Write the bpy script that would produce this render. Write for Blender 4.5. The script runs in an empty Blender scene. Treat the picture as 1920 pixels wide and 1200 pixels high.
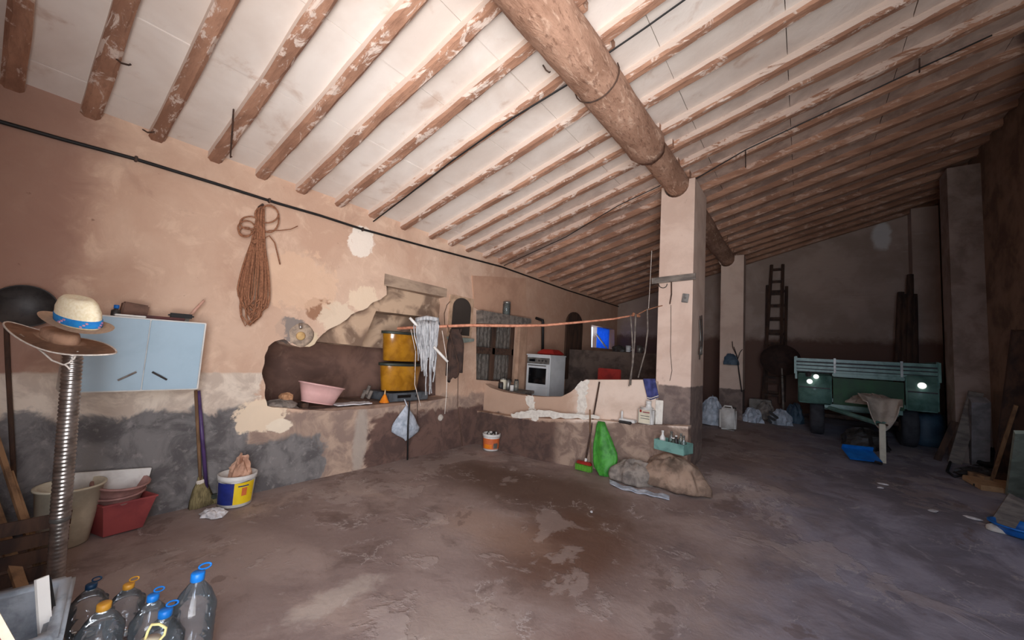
import bpy, bmesh, math, random
from mathutils import Vector, Matrix, noise
random.seed(7)
scene = bpy.context.scene
COL = scene.collection
V = Vector
# ------------------------------------------------------------------ camera
FPX, YAW, PITCH, ROLL, EYE = 719.77, .650087, .08544, .062036, 1.5
fw = V((-math.sin(YAW) * math.cos(PITCH), math.cos(YAW) * math.cos(PITCH), math.sin(PITCH)))
rt = V((math.cos(YAW), math.sin(YAW), 0))
up = rt.cross(fw)
rt2 = rt * math.cos(ROLL) + up * math.sin(ROLL)
up2 = rt2.cross(fw)
EYEP = V((0, 0, EYE))
cam_d = bpy.data.cameras.new('camera')
cam_d.sensor_fit = 'HORIZONTAL'; cam_d.sensor_width = 36
cam_d.lens = FPX / 1920 * 36; cam_d.clip_start = .02
cam = bpy.data.objects.new('camera', cam_d)
mw = Matrix((rt2, up2, -fw)).transposed().to_4x4(); mw.translation = EYEP
cam.matrix_world = mw
COL.objects.link(cam); scene.camera = cam
# ------------------------------------------------------------------ light
scene.view_settings.view_transform = 'Standard'
scene.view_settings.look = 'None'
scene.view_settings.gamma = 1
scene.view_settings.use_curve_mapping = False
scene.view_settings.exposure = -0.22
w = bpy.data.worlds.new('daylight_sky'); scene.world = w; w.use_nodes = True
bg = w.node_tree.nodes['Background']
bg.inputs[0].default_value = (.62, .78, 1, 1); bg.inputs[1].default_value = 3.0
def area(name, loc, direction, sx, sy, power, color):
    d = bpy.data.lights.new(name, 'AREA'); d.shape = 'RECTANGLE'; d.size = sx; d.size_y = sy
    d.energy = power; d.color = color
    o = bpy.data.objects.new(name, d); o.location = loc
    o.rotation_euler = V(direction).to_track_quat('-Z', 'Y').to_euler()
    COL.objects.link(o); return o
area('doorway_daylight', (.45, -.62, 1.55), (-.88, .72, .18), 2.3, 2.6, 128, (.98, .97, 1)).data.spread = 1.9
area('yard_ground_bounce', (.2, -1.75, .02), (-.42, .28, 1), 3.2, 1.8, 350, (1, .965, .94)).data.spread = 2.3
area('doorway_sky', (1.0, -.6, 2.85), (.12, 1, -1.15), 1.6, .4, 62, (.60, .75, 1))

# ------------------------------------------------------------------ pixel rays of the 1920x1200 photograph, met with real planes
def ray(px, py): return rt2 * ((px - 960) / FPX) - up2 * ((py - 600) / FPX) + fw
def at(px, py, ax, v):
    d = ray(px, py); return EYEP + d * ((v - EYEP[ax]) / d[ax])
def dp(px, py, depth): return EYEP + ray(px, py) * depth
def depth_of(p): return (V(p) - EYEP).dot(fw)
def sstep(a, b, x):
    t = min(1, max(0, (x - a) / (b - a))); return t * t * (3 - 2 * t)
HY = [(-9, 0), (3.7, 0), (4.7, .12), (5.2, .235), (5.8, .27), (7.5, .33), (9.3, .43), (10.6, .6), (12, .7)]
def fz(x, y):
    for (a, h1), (b, h2) in zip(HY, HY[1:]):
        if y <= b:
            h = h1 + (h2 - h1) * (y - a) / (b - a); break
    else: h = HY[-1][1]
    return h * sstep(-3.2, -1.2, x)
def fl(px, py):
    d = ray(px, py); t = 1.5 / -d.z
    for _ in range(40):
        p = EYEP + d * t
        t = t * .5 + .5 * ((fz(p.x, p.y) - EYE) / d.z)
    p = EYEP + d * t; p.z = fz(p.x, p.y); return p
SL = math.tan(.271296)
def rz(x): return 3.05 + SL * (x + 4.25)          # underside of the rafters

# ------------------------------------------------------------------ mesh helpers
def obj(name, bm, mat, parent=None, smooth=False):
    bmesh.ops.recalc_face_normals(bm, faces=bm.faces[:])
    me = bpy.data.meshes.new(name); bm.to_mesh(me); bm.free()
    if smooth:
        for p in me.polygons: p.use_smooth = True
    o = bpy.data.objects.new(name, me)
    if mat: me.materials.append(mat)
    COL.objects.link(o)
    if parent:
        o.parent = parent
        off = parent.get('_o')
        if off is not None: o.matrix_parent_inverse = Matrix.Translation(-V(off))
    return o
def thing(name, label, cat, loc, group=None):
    o = bpy.data.objects.new(name, None); COL.objects.link(o)
    o.empty_display_size = .1
    o.location = loc; o['_o'] = list(loc)
    o['label'] = label; o['category'] = cat
    if group: o['group'] = group
    return o
def tag(o, label, cat, group=None):
    o['label'] = label; o['category'] = cat
    if group: o['group'] = group
    return o
def struct(o): o['kind'] = 'structure'; return o
def bm_(): return bmesh.new()
def box(bm, c, s, rot=None, jit=0):
    vs = []
    for i in (-1, 1):
        for j in (-1, 1):
            for k in (-1, 1):
                p = V((i * s[0] / 2, j * s[1] / 2, k * s[2] / 2))
                if jit: p += V((random.uniform(-jit, jit), random.uniform(-jit, jit), random.uniform(-jit, jit)))
                if rot: p = rot @ p
                vs.append(bm.verts.new(V(c) + p))
    for f in ((0, 1, 3, 2), (4, 6, 7, 5), (0, 4, 5, 1), (2, 3, 7, 6), (0, 2, 6, 4), (1, 5, 7, 3)):
        bm.faces.new([vs[i] for i in f])
    return vs
def rbox(c, s, bev, rot=None, seg=2):
    bm = bm_(); box(bm, c, s, rot)
    bmesh.ops.bevel(bm, geom=bm.edges[:], offset=bev, segments=seg, affect='EDGES'); return bm
def boxb(c, s, rot=None, jit=0):
    bm = bm_(); box(bm, c, s, rot, jit); return bm
def RZ(a): return Matrix.Rotation(math.radians(a), 3, 'Z')
def RX(a): return Matrix.Rotation(math.radians(a), 3, 'X')
def RY(a): return Matrix.Rotation(math.radians(a), 3, 'Y')
def frame_of(d):
    d = V(d).normalized(); h = V((0, 0, 1)) if abs(d.z) < .95 else V((1, 0, 0))
    a = d.cross(h).normalized(); return a, a.cross(d).normalized()
def tube(bm, pts, r, n=8, cap=True, jit=0):
    pts = [V(p) for p in pts]; rings = []
    rs = r if isinstance(r, (list, tuple)) else [r] * len(pts)
    a = None
    for i, p in enumerate(pts):
        d = (pts[min(i + 1, len(pts) - 1)] - pts[max(i - 1, 0)])
        if d.length < 1e-9: d = V((0, 0, 1))
        d.normalize()
        if a is None: a, b = frame_of(d)
        else:
            a = (a - d * a.dot(d)); a = a.normalized() if a.length > 1e-6 else frame_of(d)[0]
            b = a.cross(d).normalized()
        ring = []
        for k in range(n):
            t = 2 * math.pi * k / n
            rr = rs[i] * (1 + random.uniform(-jit, jit))
            ring.append(bm.verts.new(p + a * math.cos(t) * rr + b * math.sin(t) * rr))
        rings.append(ring)
    for A, B in zip(rings, rings[1:]):
        for k in range(n): bm.faces.new((A[k], A[(k + 1) % n], B[(k + 1) % n], B[k]))
    if cap: bm.faces.new(rings[0][::-1]); bm.faces.new(rings[-1])
    return rings
def tubeb(pts, r, n=8, jit=0):
    bm = bm_(); tube(bm, pts, r, n, True, jit); return bm
def lathe(bm, prof, c, n=28, sx=1, sy=1, rot=None, wob=None):
    rings = []
    for r, z in prof:
        ring = []
        for k in range(n):
            t = 2 * math.pi * k / n
            rr = max(r, 1e-4) * (wob(t, z) if wob else 1)
            p = V((math.cos(t) * rr * sx, math.sin(t) * rr * sy, z))
            if rot: p = rot @ p
            ring.append(bm.verts.new(V(c) + p))
        rings.append(ring)
    for A, B in zip(rings, rings[1:]):
        for k in range(n): bm.faces.new((A[k], A[(k + 1) % n], B[(k + 1) % n], B[k]))
    bm.faces.new(rings[0][::-1]); bm.faces.new(rings[-1])
def latheb(*a, **k):
    bm = bm_(); lathe(bm, *a, **k); return bm
def vessel(c, r0, r1, h, t=.006, n=32, sx=1, sy=1, rot=None, lip=.012):
    """open pot: foot radius r0, rim radius r1, wall thickness t, rolled lip"""
    prof = [(r0 * .9, 0), (r0, .004), (r0 + (r1 - r0) * .5, h * .5), (r1, h - lip), (r1 + lip, h - lip), (r1 + lip, h), (r1 - t, h),
            (r0 + (r1 - r0) * .5 - t, h * .5), (r0 - t, t), (0, t)]
    return latheb(prof, c, n, sx, sy, rot)
def prism(bm, poly, lo, hi, mapf):
    """extrude a 2-D outline between two depths; mapf(u, v, w) gives the 3-D point"""
    a = [bm.verts.new(mapf(u, v, lo)) for u, v in poly]; b = [bm.verts.new(mapf(u, v, hi)) for u, v in poly]
    n = len(poly)
    bm.faces.new(a); bm.faces.new(b[::-1])
    for i in range(n): bm.faces.new((a[i], b[i], b[(i + 1) % n], a[(i + 1) % n]))
def prismb(*a):
    bm = bm_(); prism(bm, *a); bm.normal_update()
    bmesh.ops.triangulate(bm, faces=[f for f in bm.faces if len(f.verts) > 4]); return bm
def heap(c, rx, ry, h, seed=0, rough=.35, rotz=0, n=26, m=12, freq=2.2, fold=.0):
    """a slumped sack or crumpled cloth: closed dome with folds"""
    bm = bm_(); rings = []; R_ = RZ(rotz)
    for j in range(m + 1):
        v = j / m; ring = []
        for k in range(n):
            t = 2 * math.pi * k / n
            q = V((math.cos(t) * freq, math.sin(t) * freq, v * freq + seed * 7.3))
            f = 1 + rough * noise.noise(q) + rough * .5 * noise.noise(q * 2.7) + fold * math.sin(9 * t + seed + 4 * v + 2.5 * noise.noise(q)) * (.3 + .7 * (1 - v))
            rr = math.cos(v * math.pi / 2) ** .75 * f
            z = h * (math.sin(v * math.pi / 2) ** .9) * (1 + rough * .7 * noise.noise(q * 1.3 + V((9, 3, 1)))) * (1 if j else 0)
            ring.append(bm.verts.new(V(c) + R_ @ V((rr * rx * math.cos(t), rr * ry * math.sin(t), z))))
        rings.append(ring)
    for A, B in zip(rings, rings[1:]):
        for k in range(n): bm.faces.new((A[k], A[(k + 1) % n], B[(k + 1) % n], B[k]))
    bm.faces.new(rings[0][::-1]); bm.faces.new(rings[-1])
    return bm
def sheet(fn, nu, nv, th):
    """thick cloth sheet from fn(u,v)->point"""
    bm = bm_(); g = [[V(fn(i / nu, j / nv)) for j in range(nv + 1)] for i in range(nu + 1)]
    A = []; Bq = []
    for i in range(nu + 1):
        ra = []; rb = []
        for j in range(nv + 1):
            du = g[min(i + 1, nu)][j] - g[max(i - 1, 0)][j]; dv = g[i][min(j + 1, nv)] - g[i][max(j - 1, 0)]
            nn = du.cross(dv); nn = nn.normalized() if nn.length > 1e-9 else V((0, 0, 1))
            ra.append(bm.verts.new(g[i][j] + nn * th / 2)); rb.append(bm.verts.new(g[i][j] - nn * th / 2))
        A.append(ra); Bq.append(rb)
    for i in range(nu):
        for j in range(nv):
            bm.faces.new((A[i][j], A[i + 1][j], A[i + 1][j + 1], A[i][j + 1]))
            bm.faces.new((Bq[i][j], Bq[i][j + 1], Bq[i + 1][j + 1], Bq[i + 1][j]))
    for i in range(nu):
        bm.faces.new((A[i][0], Bq[i][0], Bq[i + 1][0], A[i + 1][0])); bm.faces.new((A[i][nv], A[i + 1][nv], Bq[i + 1][nv], Bq[i][nv]))
    for j in range(nv):
        bm.faces.new((A[0][j], A[0][j + 1], Bq[0][j + 1], Bq[0][j])); bm.faces.new((A[nu][j], Bq[nu][j], Bq[nu][j + 1], A[nu][j + 1]))
    return bm

# ------------------------------------------------------------------ materials
class NB:
    def __init__(s, name):
        s.m = bpy.data.materials.new(name); s.m.use_nodes = True; s.t = s.m.node_tree; s.b = s.t.nodes['Principled BSDF']
        s.co = s.t.nodes.new('ShaderNodeNewGeometry').outputs['Position']
        sp = s.t.nodes.new('ShaderNodeSeparateXYZ'); s.t.links.new(s.co, sp.inputs[0]); s.x, s.y, s.z = sp.outputs
    def set(s, inp, v):
        if isinstance(v, bpy.types.NodeSocket): s.t.links.new(v, inp)
        elif isinstance(v, (tuple, list)) and len(v) == 3 and len(inp.default_value) == 4: inp.default_value = (*v, 1)
        else: inp.default_value = v
    def math(s, op, a, b=0., c=None, clamp=False):
        n = s.t.nodes.new('ShaderNodeMath'); n.operation = op; n.use_clamp = clamp
        s.set(n.inputs[0], a); s.set(n.inputs[1], b)
        if c is not None: s.set(n.inputs[2], c)
        return n.outputs[0]
    def noise(s, scale, detail=4, rough=.6, dist=0, stretch=None, vec=None, off=0):
        n = s.t.nodes.new('ShaderNodeTexNoise'); n.inputs['Scale'].default_value = scale; n.inputs['Detail'].default_value = detail
        n.inputs['Roughness'].default_value = rough; n.inputs['Distortion'].default_value = dist
        mp = s.t.nodes.new('ShaderNodeMapping'); mp.inputs['Scale'].default_value = stretch or (1, 1, 1); mp.inputs['Location'].default_value = (off, off * .7, off * 1.3)
        s.t.links.new(vec or s.co, mp.inputs[0]); s.t.links.new(mp.outputs[0], n.inputs['Vector']); return n.outputs['Fac']
    def ramp(s, f, lo, hi):
        n = s.t.nodes.new('ShaderNodeMapRange'); n.interpolation_type = 'SMOOTHSTEP'
        s.set(n.inputs[0], f); s.set(n.inputs[1], lo); s.set(n.inputs[2], hi); return n.outputs[0]
    def mix(s, f, a, b):
        n = s.t.nodes.new('ShaderNodeMix'); n.data_type = 'RGBA'; s.set(n.inputs[0], f); s.set(n.inputs[6], a); s.set(n.inputs[7], b); return n.outputs[2]
    def ell(s, u, v, cu, cv, ru, rv, nz, k=.6, soft=.25):
        """noisy-edged ellipse mask"""
        a = s.math('DIVIDE', s.math('SUBTRACT', u, cu), ru); b = s.math('DIVIDE', s.math('SUBTRACT', v, cv), rv)
        d = s.math('SQRT', s.math('ADD', s.math('MULTIPLY', a, a), s.math('MULTIPLY', b, b)))
        d = s.math('ADD', d, s.math('MULTIPLY', s.math('SUBTRACT', nz, .5), k * 2))
        return s.ramp(d, 1 + soft, 1 - soft)
    def mul(s, a, b): return s.math('MULTIPLY', a, b)
    def done(s, col, rough=.85, bump=None, bstr=.2, bdist=.01, metal=0):
        s.set(s.b.inputs['Base Color'], col); s.set(s.b.inputs['Roughness'], rough); s.b.inputs['Metallic'].default_value = metal
        if bump is not None:
            n = s.t.nodes.new('ShaderNodeBump'); n.inputs['Strength'].default_value = bstr; n.inputs['Distance'].default_value = bdist
            s.t.links.new(bump, n.inputs['Height']); s.t.links.new(n.outputs[0], s.b.inputs['Normal'])
        return s.m
def srgb(r, g, b): return tuple(((c / 255) / 12.92 if c / 255 < .04045 else ((c / 255 + .055) / 1.055) ** 2.4) for c in (r, g, b))
MC = {}
def mat(key, c, c2=None, scale=9, rough=.75, bump=.15, metal=0, lo=.38, hi=.66, stretch=None, trans=0, ior=1.45, alpha=1, coat=0):
    if key in MC: return MC[key]
    s = NB(key); nz = s.noise(scale, 5, .62, .3, stretch); a = srgb(*c); b = srgb(*(c2 or [v * .78 for v in c]))
    m = s.done(s.mix(s.ramp(nz, lo, hi), a, b), rough, s.noise(scale * 4, 3, .6, 0, stretch), bump, .006, metal)
    s.b.inputs['Transmission Weight'].default_value = trans; s.b.inputs['IOR'].default_value = ior; s.b.inputs['Alpha'].default_value = alpha
    s.b.inputs['Coat Weight'].default_value = coat
    MC[key] = m; return m

def wall_left_mat():
    s = NB('plaster_left'); S = srgb
    n1 = s.noise(1.3, 6, .62, .4); n2 = s.noise(4.5, 6, .65, .6, off=3); n3 = s.noise(16, 5, .65, .2, off=7); n4 = s.noise(2.2, 5, .6, .8, off=11)
    c = s.mix(s.ramp(n1, .35, .65), S(214, 182, 158), S(198, 162, 138))
    c = s.mix(s.mul(s.ramp(n2, .5, .68), .55), c, S(228, 198, 172))
    c = s.mix(s.mul(s.ramp(n4, .55, .72), .45), c, S(172, 138, 118))
    c = s.mix(s.mul(s.ramp(s.math('ADD', s.y, s.mul(n2, .35)), .62, .30), .75), c, S(146, 108, 94))           # reddish old wash near the corner
    c = s.mix(s.mul(s.ramp(s.math('ADD', s.y, s.mul(n1, .8)), 4.6, 7.2), .6), c, S(178, 132, 106))            # browner wash in the kitchen
    for cu, cv, ru, rv, col, k in ((2.5, 2.72, .16, .19, (240, 226, 210), 1), (2.08, 1.86, .16, .12, (150, 106, 78), .9), (2.3, 1.78, .22, .17, (226, 204, 178), .9),
                                   (1.82, 1.60, .16, .13, (140, 128, 120), 1), (1.95, 1.52, .13, .10, (218, 196, 164), 1), (1.78, 2.12, .45, .3, (224, 188, 158), .7),
                                   (2.62, 2.02, .22, .16, (232, 208, 180), .9), (1.66, 1.35, .1, .35, (206, 172, 148), .8)):
        c = s.mix(s.mul(s.ell(s.y, s.z, cu, cv, ru, rv, s.math('ADD', s.mul(n2, .6), s.mul(n3, .4)), 1.1, .10), k), c, S(*col))
    wob = s.math('ADD', s.math('SUBTRACT', n2, .5), s.mul(s.math('SUBTRACT', n4, .5), 1.2)); zz = s.math('ADD', s.z, s.mul(wob, .26)); yy = s.math('ADD', s.y, s.mul(wob, .42))
    nearw = s.ramp(yy, 1.60, 1.54)
    band = s.mul(s.ramp(s.z, s.math('ADD', 1.165, s.mul(s.math('SUBTRACT', n2, .5), .06)), s.math('ADD', 1.14, s.mul(s.math('SUBTRACT', n2, .5), .06))), s.ramp(yy, 1.62, 1.56))
    c = s.mix(band, c, s.mix(s.ramp(n2, .4, .6), S(226, 210, 192), S(196, 178, 162)))
    low = s.ramp(zz, .86, .80)
    grey = s.mix(s.ramp(n2, .38, .62), S(128, 124, 122), S(92, 88, 88))
    grey = s.mix(s.mul(s.ramp(n3, .55, .7), .5), grey, S(158, 152, 148))
    c = s.mix(s.mul(low, nearw), c, grey)
    # bench front
    bf = s.mul(s.ramp(zz, .84, .76), s.ramp(yy, 1.50, 1.62))
    bcol = s.mix(s.ramp(n2, .36, .62), S(186, 160, 140), S(146, 124, 112))
    c = s.mix(bf, c, bcol)
    c = s.mix(s.mul(s.ell(s.y, s.z, 1.62, .74, .24, .16, s.math('ADD', s.mul(n2, .6), s.mul(n3, .4)), 1.0, .10), .95), c, S(236, 214, 186))
    c = s.mix(s.mul(s.ell(s.y, s.z, 1.8, .62, .12, .07, s.math('ADD', s.mul(n2, .6), s.mul(n3, .4)), 1.0, .10), .95), c, S(240, 224, 200))
    c = s.mix(s.mul(s.mul(s.ramp(zz, .52, .46), s.ramp(yy, 2.28, 2.2)), 1), c, grey)
    dk = s.mul(s.ramp(zz, .63, .57), s.ramp(yy, 2.80, 2.9))
    c = s.mix(dk, c, s.mix(s.ramp(n2, .4, .62), S(112, 86, 76), S(86, 66, 60)))
    c = s.mix(s.mul(s.ell(s.y, s.z, 2.72, .36, .09, .4, n2, .5), .8), c, S(176, 164, 152))
    c = s.mix(s.mul(s.mul(s.ramp(zz, .9, 1.3), s.ramp(n3, .68, .74)), .6), c, S(120, 84, 68))                # small flakes
    return s.done(c, .92, s.math('ADD', s.mul(n3, .5), s.mul(n2, 1.2)), .35, .02)
def floor_mat():
    s = NB('earth_concrete_floor'); S = srgb
    st = (1, 1, .2)
    n1 = s.noise(.9, 6, .6, .5, st); n2 = s.noise(2.6, 8, .66, .4, st, off=4); n3 = s.noise(11, 6, .65, .4, st, off=9); n4 = s.noise(1.7, 8, .64, .5, st, off=21); n6 = s.noise(1.25, 9, .62, .35, st, off=47); n7 = s.noise(2.0, 9, .66, .3, st, off=61); n5 = s.noise(4.3, 8, .62, .9, st, off=33)
    c = s.mix(s.ramp(n1, .36, .64), S(160, 142, 134), S(134, 116, 110))
    c = s.mix(s.mul(s.ramp(n2, .5, .7), .65), c, S(98, 80, 74))
    c = s.mix(s.mul(s.ramp(n4, .56, .68), .75), c, S(172, 152, 140))
    c = s.mix(s.mul(s.ell(s.x, s.y, -2.55, 3.75, 1.3, .55, n2, .5, .5), .85), c, S(84, 60, 46))
    c = s.mix(s.mul(s.ell(s.x, s.y, -1.5, 2.9, .5, .7, n2, .5, .5), .85), c, S(96, 64, 46))
    c = s.mix(s.mul(s.ell(s.x, s.y, -2.1, 2.7, .5, .25, n2, 1.0, .6), .5), c, S(164, 136, 118))
    c = s.mix(s.mul(s.ell(s.x, s.y, -2.2, 1.35, .10, .26, n3, 1.1, .5), .5), c, S(196, 184, 172))
    c = s.mix(s.mul(s.ell(s.x, s.y, -1.35, 1.6, .4, .3, n3, 1.0, .6), .35), c, S(180, 164, 150))
    c = s.mix(s.mul(s.ell(s.x, s.y, -.6, 1.7, .55, .5, n4, .7, .5), .5), c, S(120, 76, 56))
    c = s.mix(s.mul(s.ramp(s.math('ADD', s.x, s.mul(s.math('SUBTRACT', n2, .5), 1.6)), -.9, .5), .85), c, s.mix(s.ramp(n4, .42, .6), S(152, 152, 166), S(112, 112, 124)))  # bluish sky light painted into the floor colour towards the right
    c = s.mix(s.mul(s.ramp(s.math('ADD', s.x, s.mul(s.math('SUBTRACT', n3, .5), 1.2)), -.5, .5), s.mul(s.ramp(n5, .58, .70), .4)), c, S(186, 186, 196))
    c = s.mix(s.mul(s.ramp(n5, .64, .72), .35), c, S(196, 182, 172))
    c = s.mix(s.mul(s.ramp(n6, .545, .58), .32), c, S(186, 172, 164))                                     # worn skin of screed, sharp-edged
    c = s.mix(s.mul(s.ramp(n7, .60, .63), .5), c, S(104, 84, 76))
    edge = s.mul(s.ramp(s.math('ABSOLUTE', s.math('SUBTRACT', n7, .56)), .012, .004), s.ramp(n2, .48, .6))
    c = s.mix(s.mul(edge, .45), c, S(206, 196, 190))
    return s.done(c, s.math('ADD', .55, s.mul(n4, .3)), s.math('ADD', s.math('ADD', s.mul(n3, .4), s.mul(n2, .5)), s.mul(s.ramp(n6, .545, .575), .5)), .4, .03)
def ceiling_mat():
    s = NB('limewashed_ceiling'); S = srgb
    n1 = s.noise(1.1, 5, .6, .3); n2 = s.noise(3.4, 5, .62, .5, off=5); n3 = s.noise(14, 4, .6, .2, off=2)
    c = s.mix(s.ramp(n1, .35, .65), S(232, 222, 212), S(216, 202, 190))
    c = s.mix(s.mul(s.ramp(n2, .58, .74), .5), c, S(180, 144, 120))
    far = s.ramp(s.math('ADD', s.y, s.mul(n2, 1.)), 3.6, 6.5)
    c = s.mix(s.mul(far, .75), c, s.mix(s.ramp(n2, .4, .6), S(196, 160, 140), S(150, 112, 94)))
    return s.done(c, .92, s.math('ADD', s.mul(n3, .4), n2), .25, .015)
def rafter_mat():
    s = NB('rafter_timber'); S = srgb
    n1 = s.noise(2.5, 5, .6, .3, (.5, 2, 2)); n2 = s.noise(7, 8, .74, .6, (.55, 1.4, 1.4), off=5); n3 = s.noise(24, 4, .6, 0, (.15, 2, 2))
    g = s.t.nodes.new('ShaderNodeNewGeometry'); sp = s.t.nodes.new('ShaderNodeSeparateXYZ'); s.t.links.new(g.outputs['True Normal'], sp.inputs[0])
    side = s.ramp(s.math('ABSOLUTE', sp.outputs[1]), .75, .95)                      # flanks carry the limewash of the slabs
    c = s.mix(s.ramp(n1, .38, .62), S(178, 134, 108), S(146, 106, 84))
    c = s.mix(s.mul(s.ramp(n3, .5, .68), .35), c, S(122, 88, 70))
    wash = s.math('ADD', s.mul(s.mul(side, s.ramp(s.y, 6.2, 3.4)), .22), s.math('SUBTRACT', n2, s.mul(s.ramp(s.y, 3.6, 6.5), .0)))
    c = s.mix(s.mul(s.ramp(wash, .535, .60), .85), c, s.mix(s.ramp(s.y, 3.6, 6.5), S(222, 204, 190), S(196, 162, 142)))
    return s.done(c, .85, s.math('ADD', n3, s.mul(n2, 1.2)), .5, .012)
def log_mat():
    s = NB('log_beam_wood'); S = srgb
    n1 = s.noise(3, 6, .65, .6, (1.5, .6, 1.5)); n2 = s.noise(10, 6, .68, .9, (1.4, .5, 1.4), off=5); n3 = s.noise(34, 4, .6, .3, (1.2, .4, 1.2))
    c = s.mix(s.ramp(n1, .36, .64), S(186, 146, 122), S(150, 112, 90))
    c = s.mix(s.mul(s.ramp(n2, .54, .66), .7), c, S(220, 186, 162))
    c = s.mix(s.mul(s.ramp(n3, .54, .66), .6), c, S(112, 76, 58))
    return s.done(c, .85, s.math('ADD', n3, s.mul(n2, 1.5)), .6, .015)
def pillar_mat():
    s = NB('pillar_plaster'); S = srgb
    n1 = s.noise(2, 5, .6, .3); n2 = s.noise(7, 6, .65, .5, off=4); n3 = s.noise(22, 4, .6, 0)
    c = s.mix(s.ramp(n1, .4, .62), S(222, 196, 178), S(208, 180, 162))
    c = s.mix(s.mul(s.ramp(n2, .62, .74), .4), c, S(176, 146, 128))
    lim = s.math('ADD', s.math('ADD', 1.22, s.mul(s.ramp(s.y, 7, 9), -.18)), s.mul(s.math('SUBTRACT', n2, .5), .05))
    c = s.mix(s.ramp(s.z, s.math('ADD', lim, .012), s.math('SUBTRACT', lim, .012)), c, s.mix(s.ramp(n2, .38, .62), S(138, 120, 110), S(112, 96, 90)))
    return s.done(c, .9, s.math('ADD', n3, n2), .25, .01)
def kitchen_mat():
    s = NB('kitchen_low_wall_plaster'); S = srgb
    n1 = s.noise(1.6, 5, .6, .3); n2 = s.noise(5, 6, .65, .6, off=4); n3 = s.noise(18, 5, .65, .2, off=2)
    c = s.mix(s.ramp(s.math('ADD', s.x, s.mul(n2, .3)), -2.55, -2.3), S(190, 160, 138), S(228, 206, 188))
    c = s.mix(s.mul(s.ramp(n1, .45, .65), .4), c, S(176, 146, 124))
    zl = s.math('ADD', .52, s.math('ADD', s.mul(s.ramp(s.x, -3.6, -1.1), .24), s.mul(s.math('SUBTRACT', n2, .5), .12)))
    lowc = s.mix(s.ramp(n2, .4, .62), S(104, 80, 70), S(80, 62, 56))
    lowc = s.mix(s.ramp(s.math('ADD', s.x, s.mul(n2, .2)), -2.75, -2.55), lowc, s.mix(s.ramp(n2, .38, .6), S(168, 144, 126), S(128, 106, 94)))
    c = s.mix(s.ramp(s.z, s.math('ADD', zl, .02), s.math('SUBTRACT', zl, .02)), c, lowc)
    return s.done(c, .92, s.math('ADD', s.mul(n3, .6), n2), .4, .02)
def far_mat():
    s = NB('far_wall_plaster'); S = srgb
    n1 = s.noise(1.2, 5, .6, .3); n2 = s.noise(5, 6, .65, .6, off=4); n3 = s.noise(9, 5, .65, .2, (.25, .25, 2.2), off=2)
    c = s.mix(s.ramp(n1, .4, .62), S(178, 156, 142), S(160, 138, 124))
    c = s.mix(s.mul(s.ramp(n3, .62, .72), .4), c, S(206, 190, 176))
    c = s.mix(s.mul(s.ell(s.x, s.z, 1.3, 4.35, .14, .3, n2, .4), .8), c, S(220, 218, 214))
    zl = s.math('ADD', s.z, s.mul(s.math('SUBTRACT', n2, .5), .3))
    c = s.mix(s.ramp(zl, 2.3, 2.1), c, S(112, 84, 72))
    return s.done(c, .92, s.math('ADD', n2, n3), .3, .015)
def niche_mat():
    s = NB('smoked_hearth_plaster'); S = srgb
    n1 = s.noise(2.2, 5, .6, .5); n2 = s.noise(7, 6, .65, .5, off=3)
    c = s.mix(s.ramp(n1, .38, .62), S(132, 100, 86), S(104, 78, 68))
    c = s.mix(s.mul(s.ramp(n2, .6, .72), .4), c, S(160, 130, 112))
    return s.done(c, .95, n2, .3, .02)
def hood_mat():
    s = NB('sooty_hood_plaster'); S = srgb
    n1 = s.noise(3.2, 4, .5, .6, off=8); n2 = s.noise(8, 5, .6, .5)
    c = s.mix(s.ramp(n1, .4, .6), S(200, 170, 142), S(128, 104, 86))
    c = s.mix(s.mul(s.ramp(n2, .58, .7), .4), c, S(216, 192, 166))
    return s.done(c, .95, n2, .25, .015)
M_left = wall_left_mat(); M_floor = floor_mat(); M_ceil = ceiling_mat(); M_raft = rafter_mat(); M_log = log_mat(); M_pil = pillar_mat()
M_kit = kitchen_mat(); M_far = far_mat(); M_niche = niche_mat(); M_hood = hood_mat()
M_right = mat('right_wall_plaster', (150, 122, 102), (112, 88, 72), 2.5, .92, .4)
M_front = mat('front_wall_plaster', (186, 150, 128), (150, 116, 98), 2, .92, .4)
M_ground = mat('yard_ground', (190, 176, 150), (160, 146, 124), 3, .95, .3)
M_wood = mat('weathered_wood', (150, 116, 84), (106, 80, 58), 12, .85, .4, stretch=(1, 1, .15))
M_dkwood = mat('dark_wood', (82, 58, 44), (52, 38, 32), 12, .8, .35, stretch=(1, 1, .2))
M_grwood = mat('grey_weathered_wood', (134, 124, 114), (96, 88, 82), 14, .85, .4, stretch=(.3, 1, 1))
M_black = mat('black_rubber', (30, 28, 28), (20, 19, 19), 20, .6, .1)
M_dark = mat('dark_metal', (56, 52, 50), (38, 35, 34), 16, .5, .1)
M_iron = mat('rusty_iron', (84, 62, 50), (56, 42, 36), 18, .7, .25)
M_white = mat('white_plastic', (226, 224, 218), (206, 202, 196), 8, .5, .03)
M_cream = mat('cream_plastic', (220, 212, 188), (198, 188, 164), 6, .55, .05)
M_plas = mat('raw_white_plaster', (232, 226, 214), (212, 204, 192), 18, .9, .4)
M_rope = mat('brown_rope', (164, 112, 82), (124, 82, 58), 60, .9, .6)
M_steel = mat('galvanised_steel', (188, 182, 176), (150, 144, 138), 14, .32, .08, metal=.9)
M_straw = mat('cream_straw', (250, 238, 208), (238, 222, 182), 70, .9, .35)
M_brim = mat('pale_straw_brim', (232, 206, 178), (216, 188, 158), 70, .9, .35)
M_felt = mat('brown_suede_hat', (178, 140, 114), (150, 116, 94), 14, .95, .2)
M_cord = mat('white_cord', (226, 216, 204), (206, 196, 184), 60, .9, .2)
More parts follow.
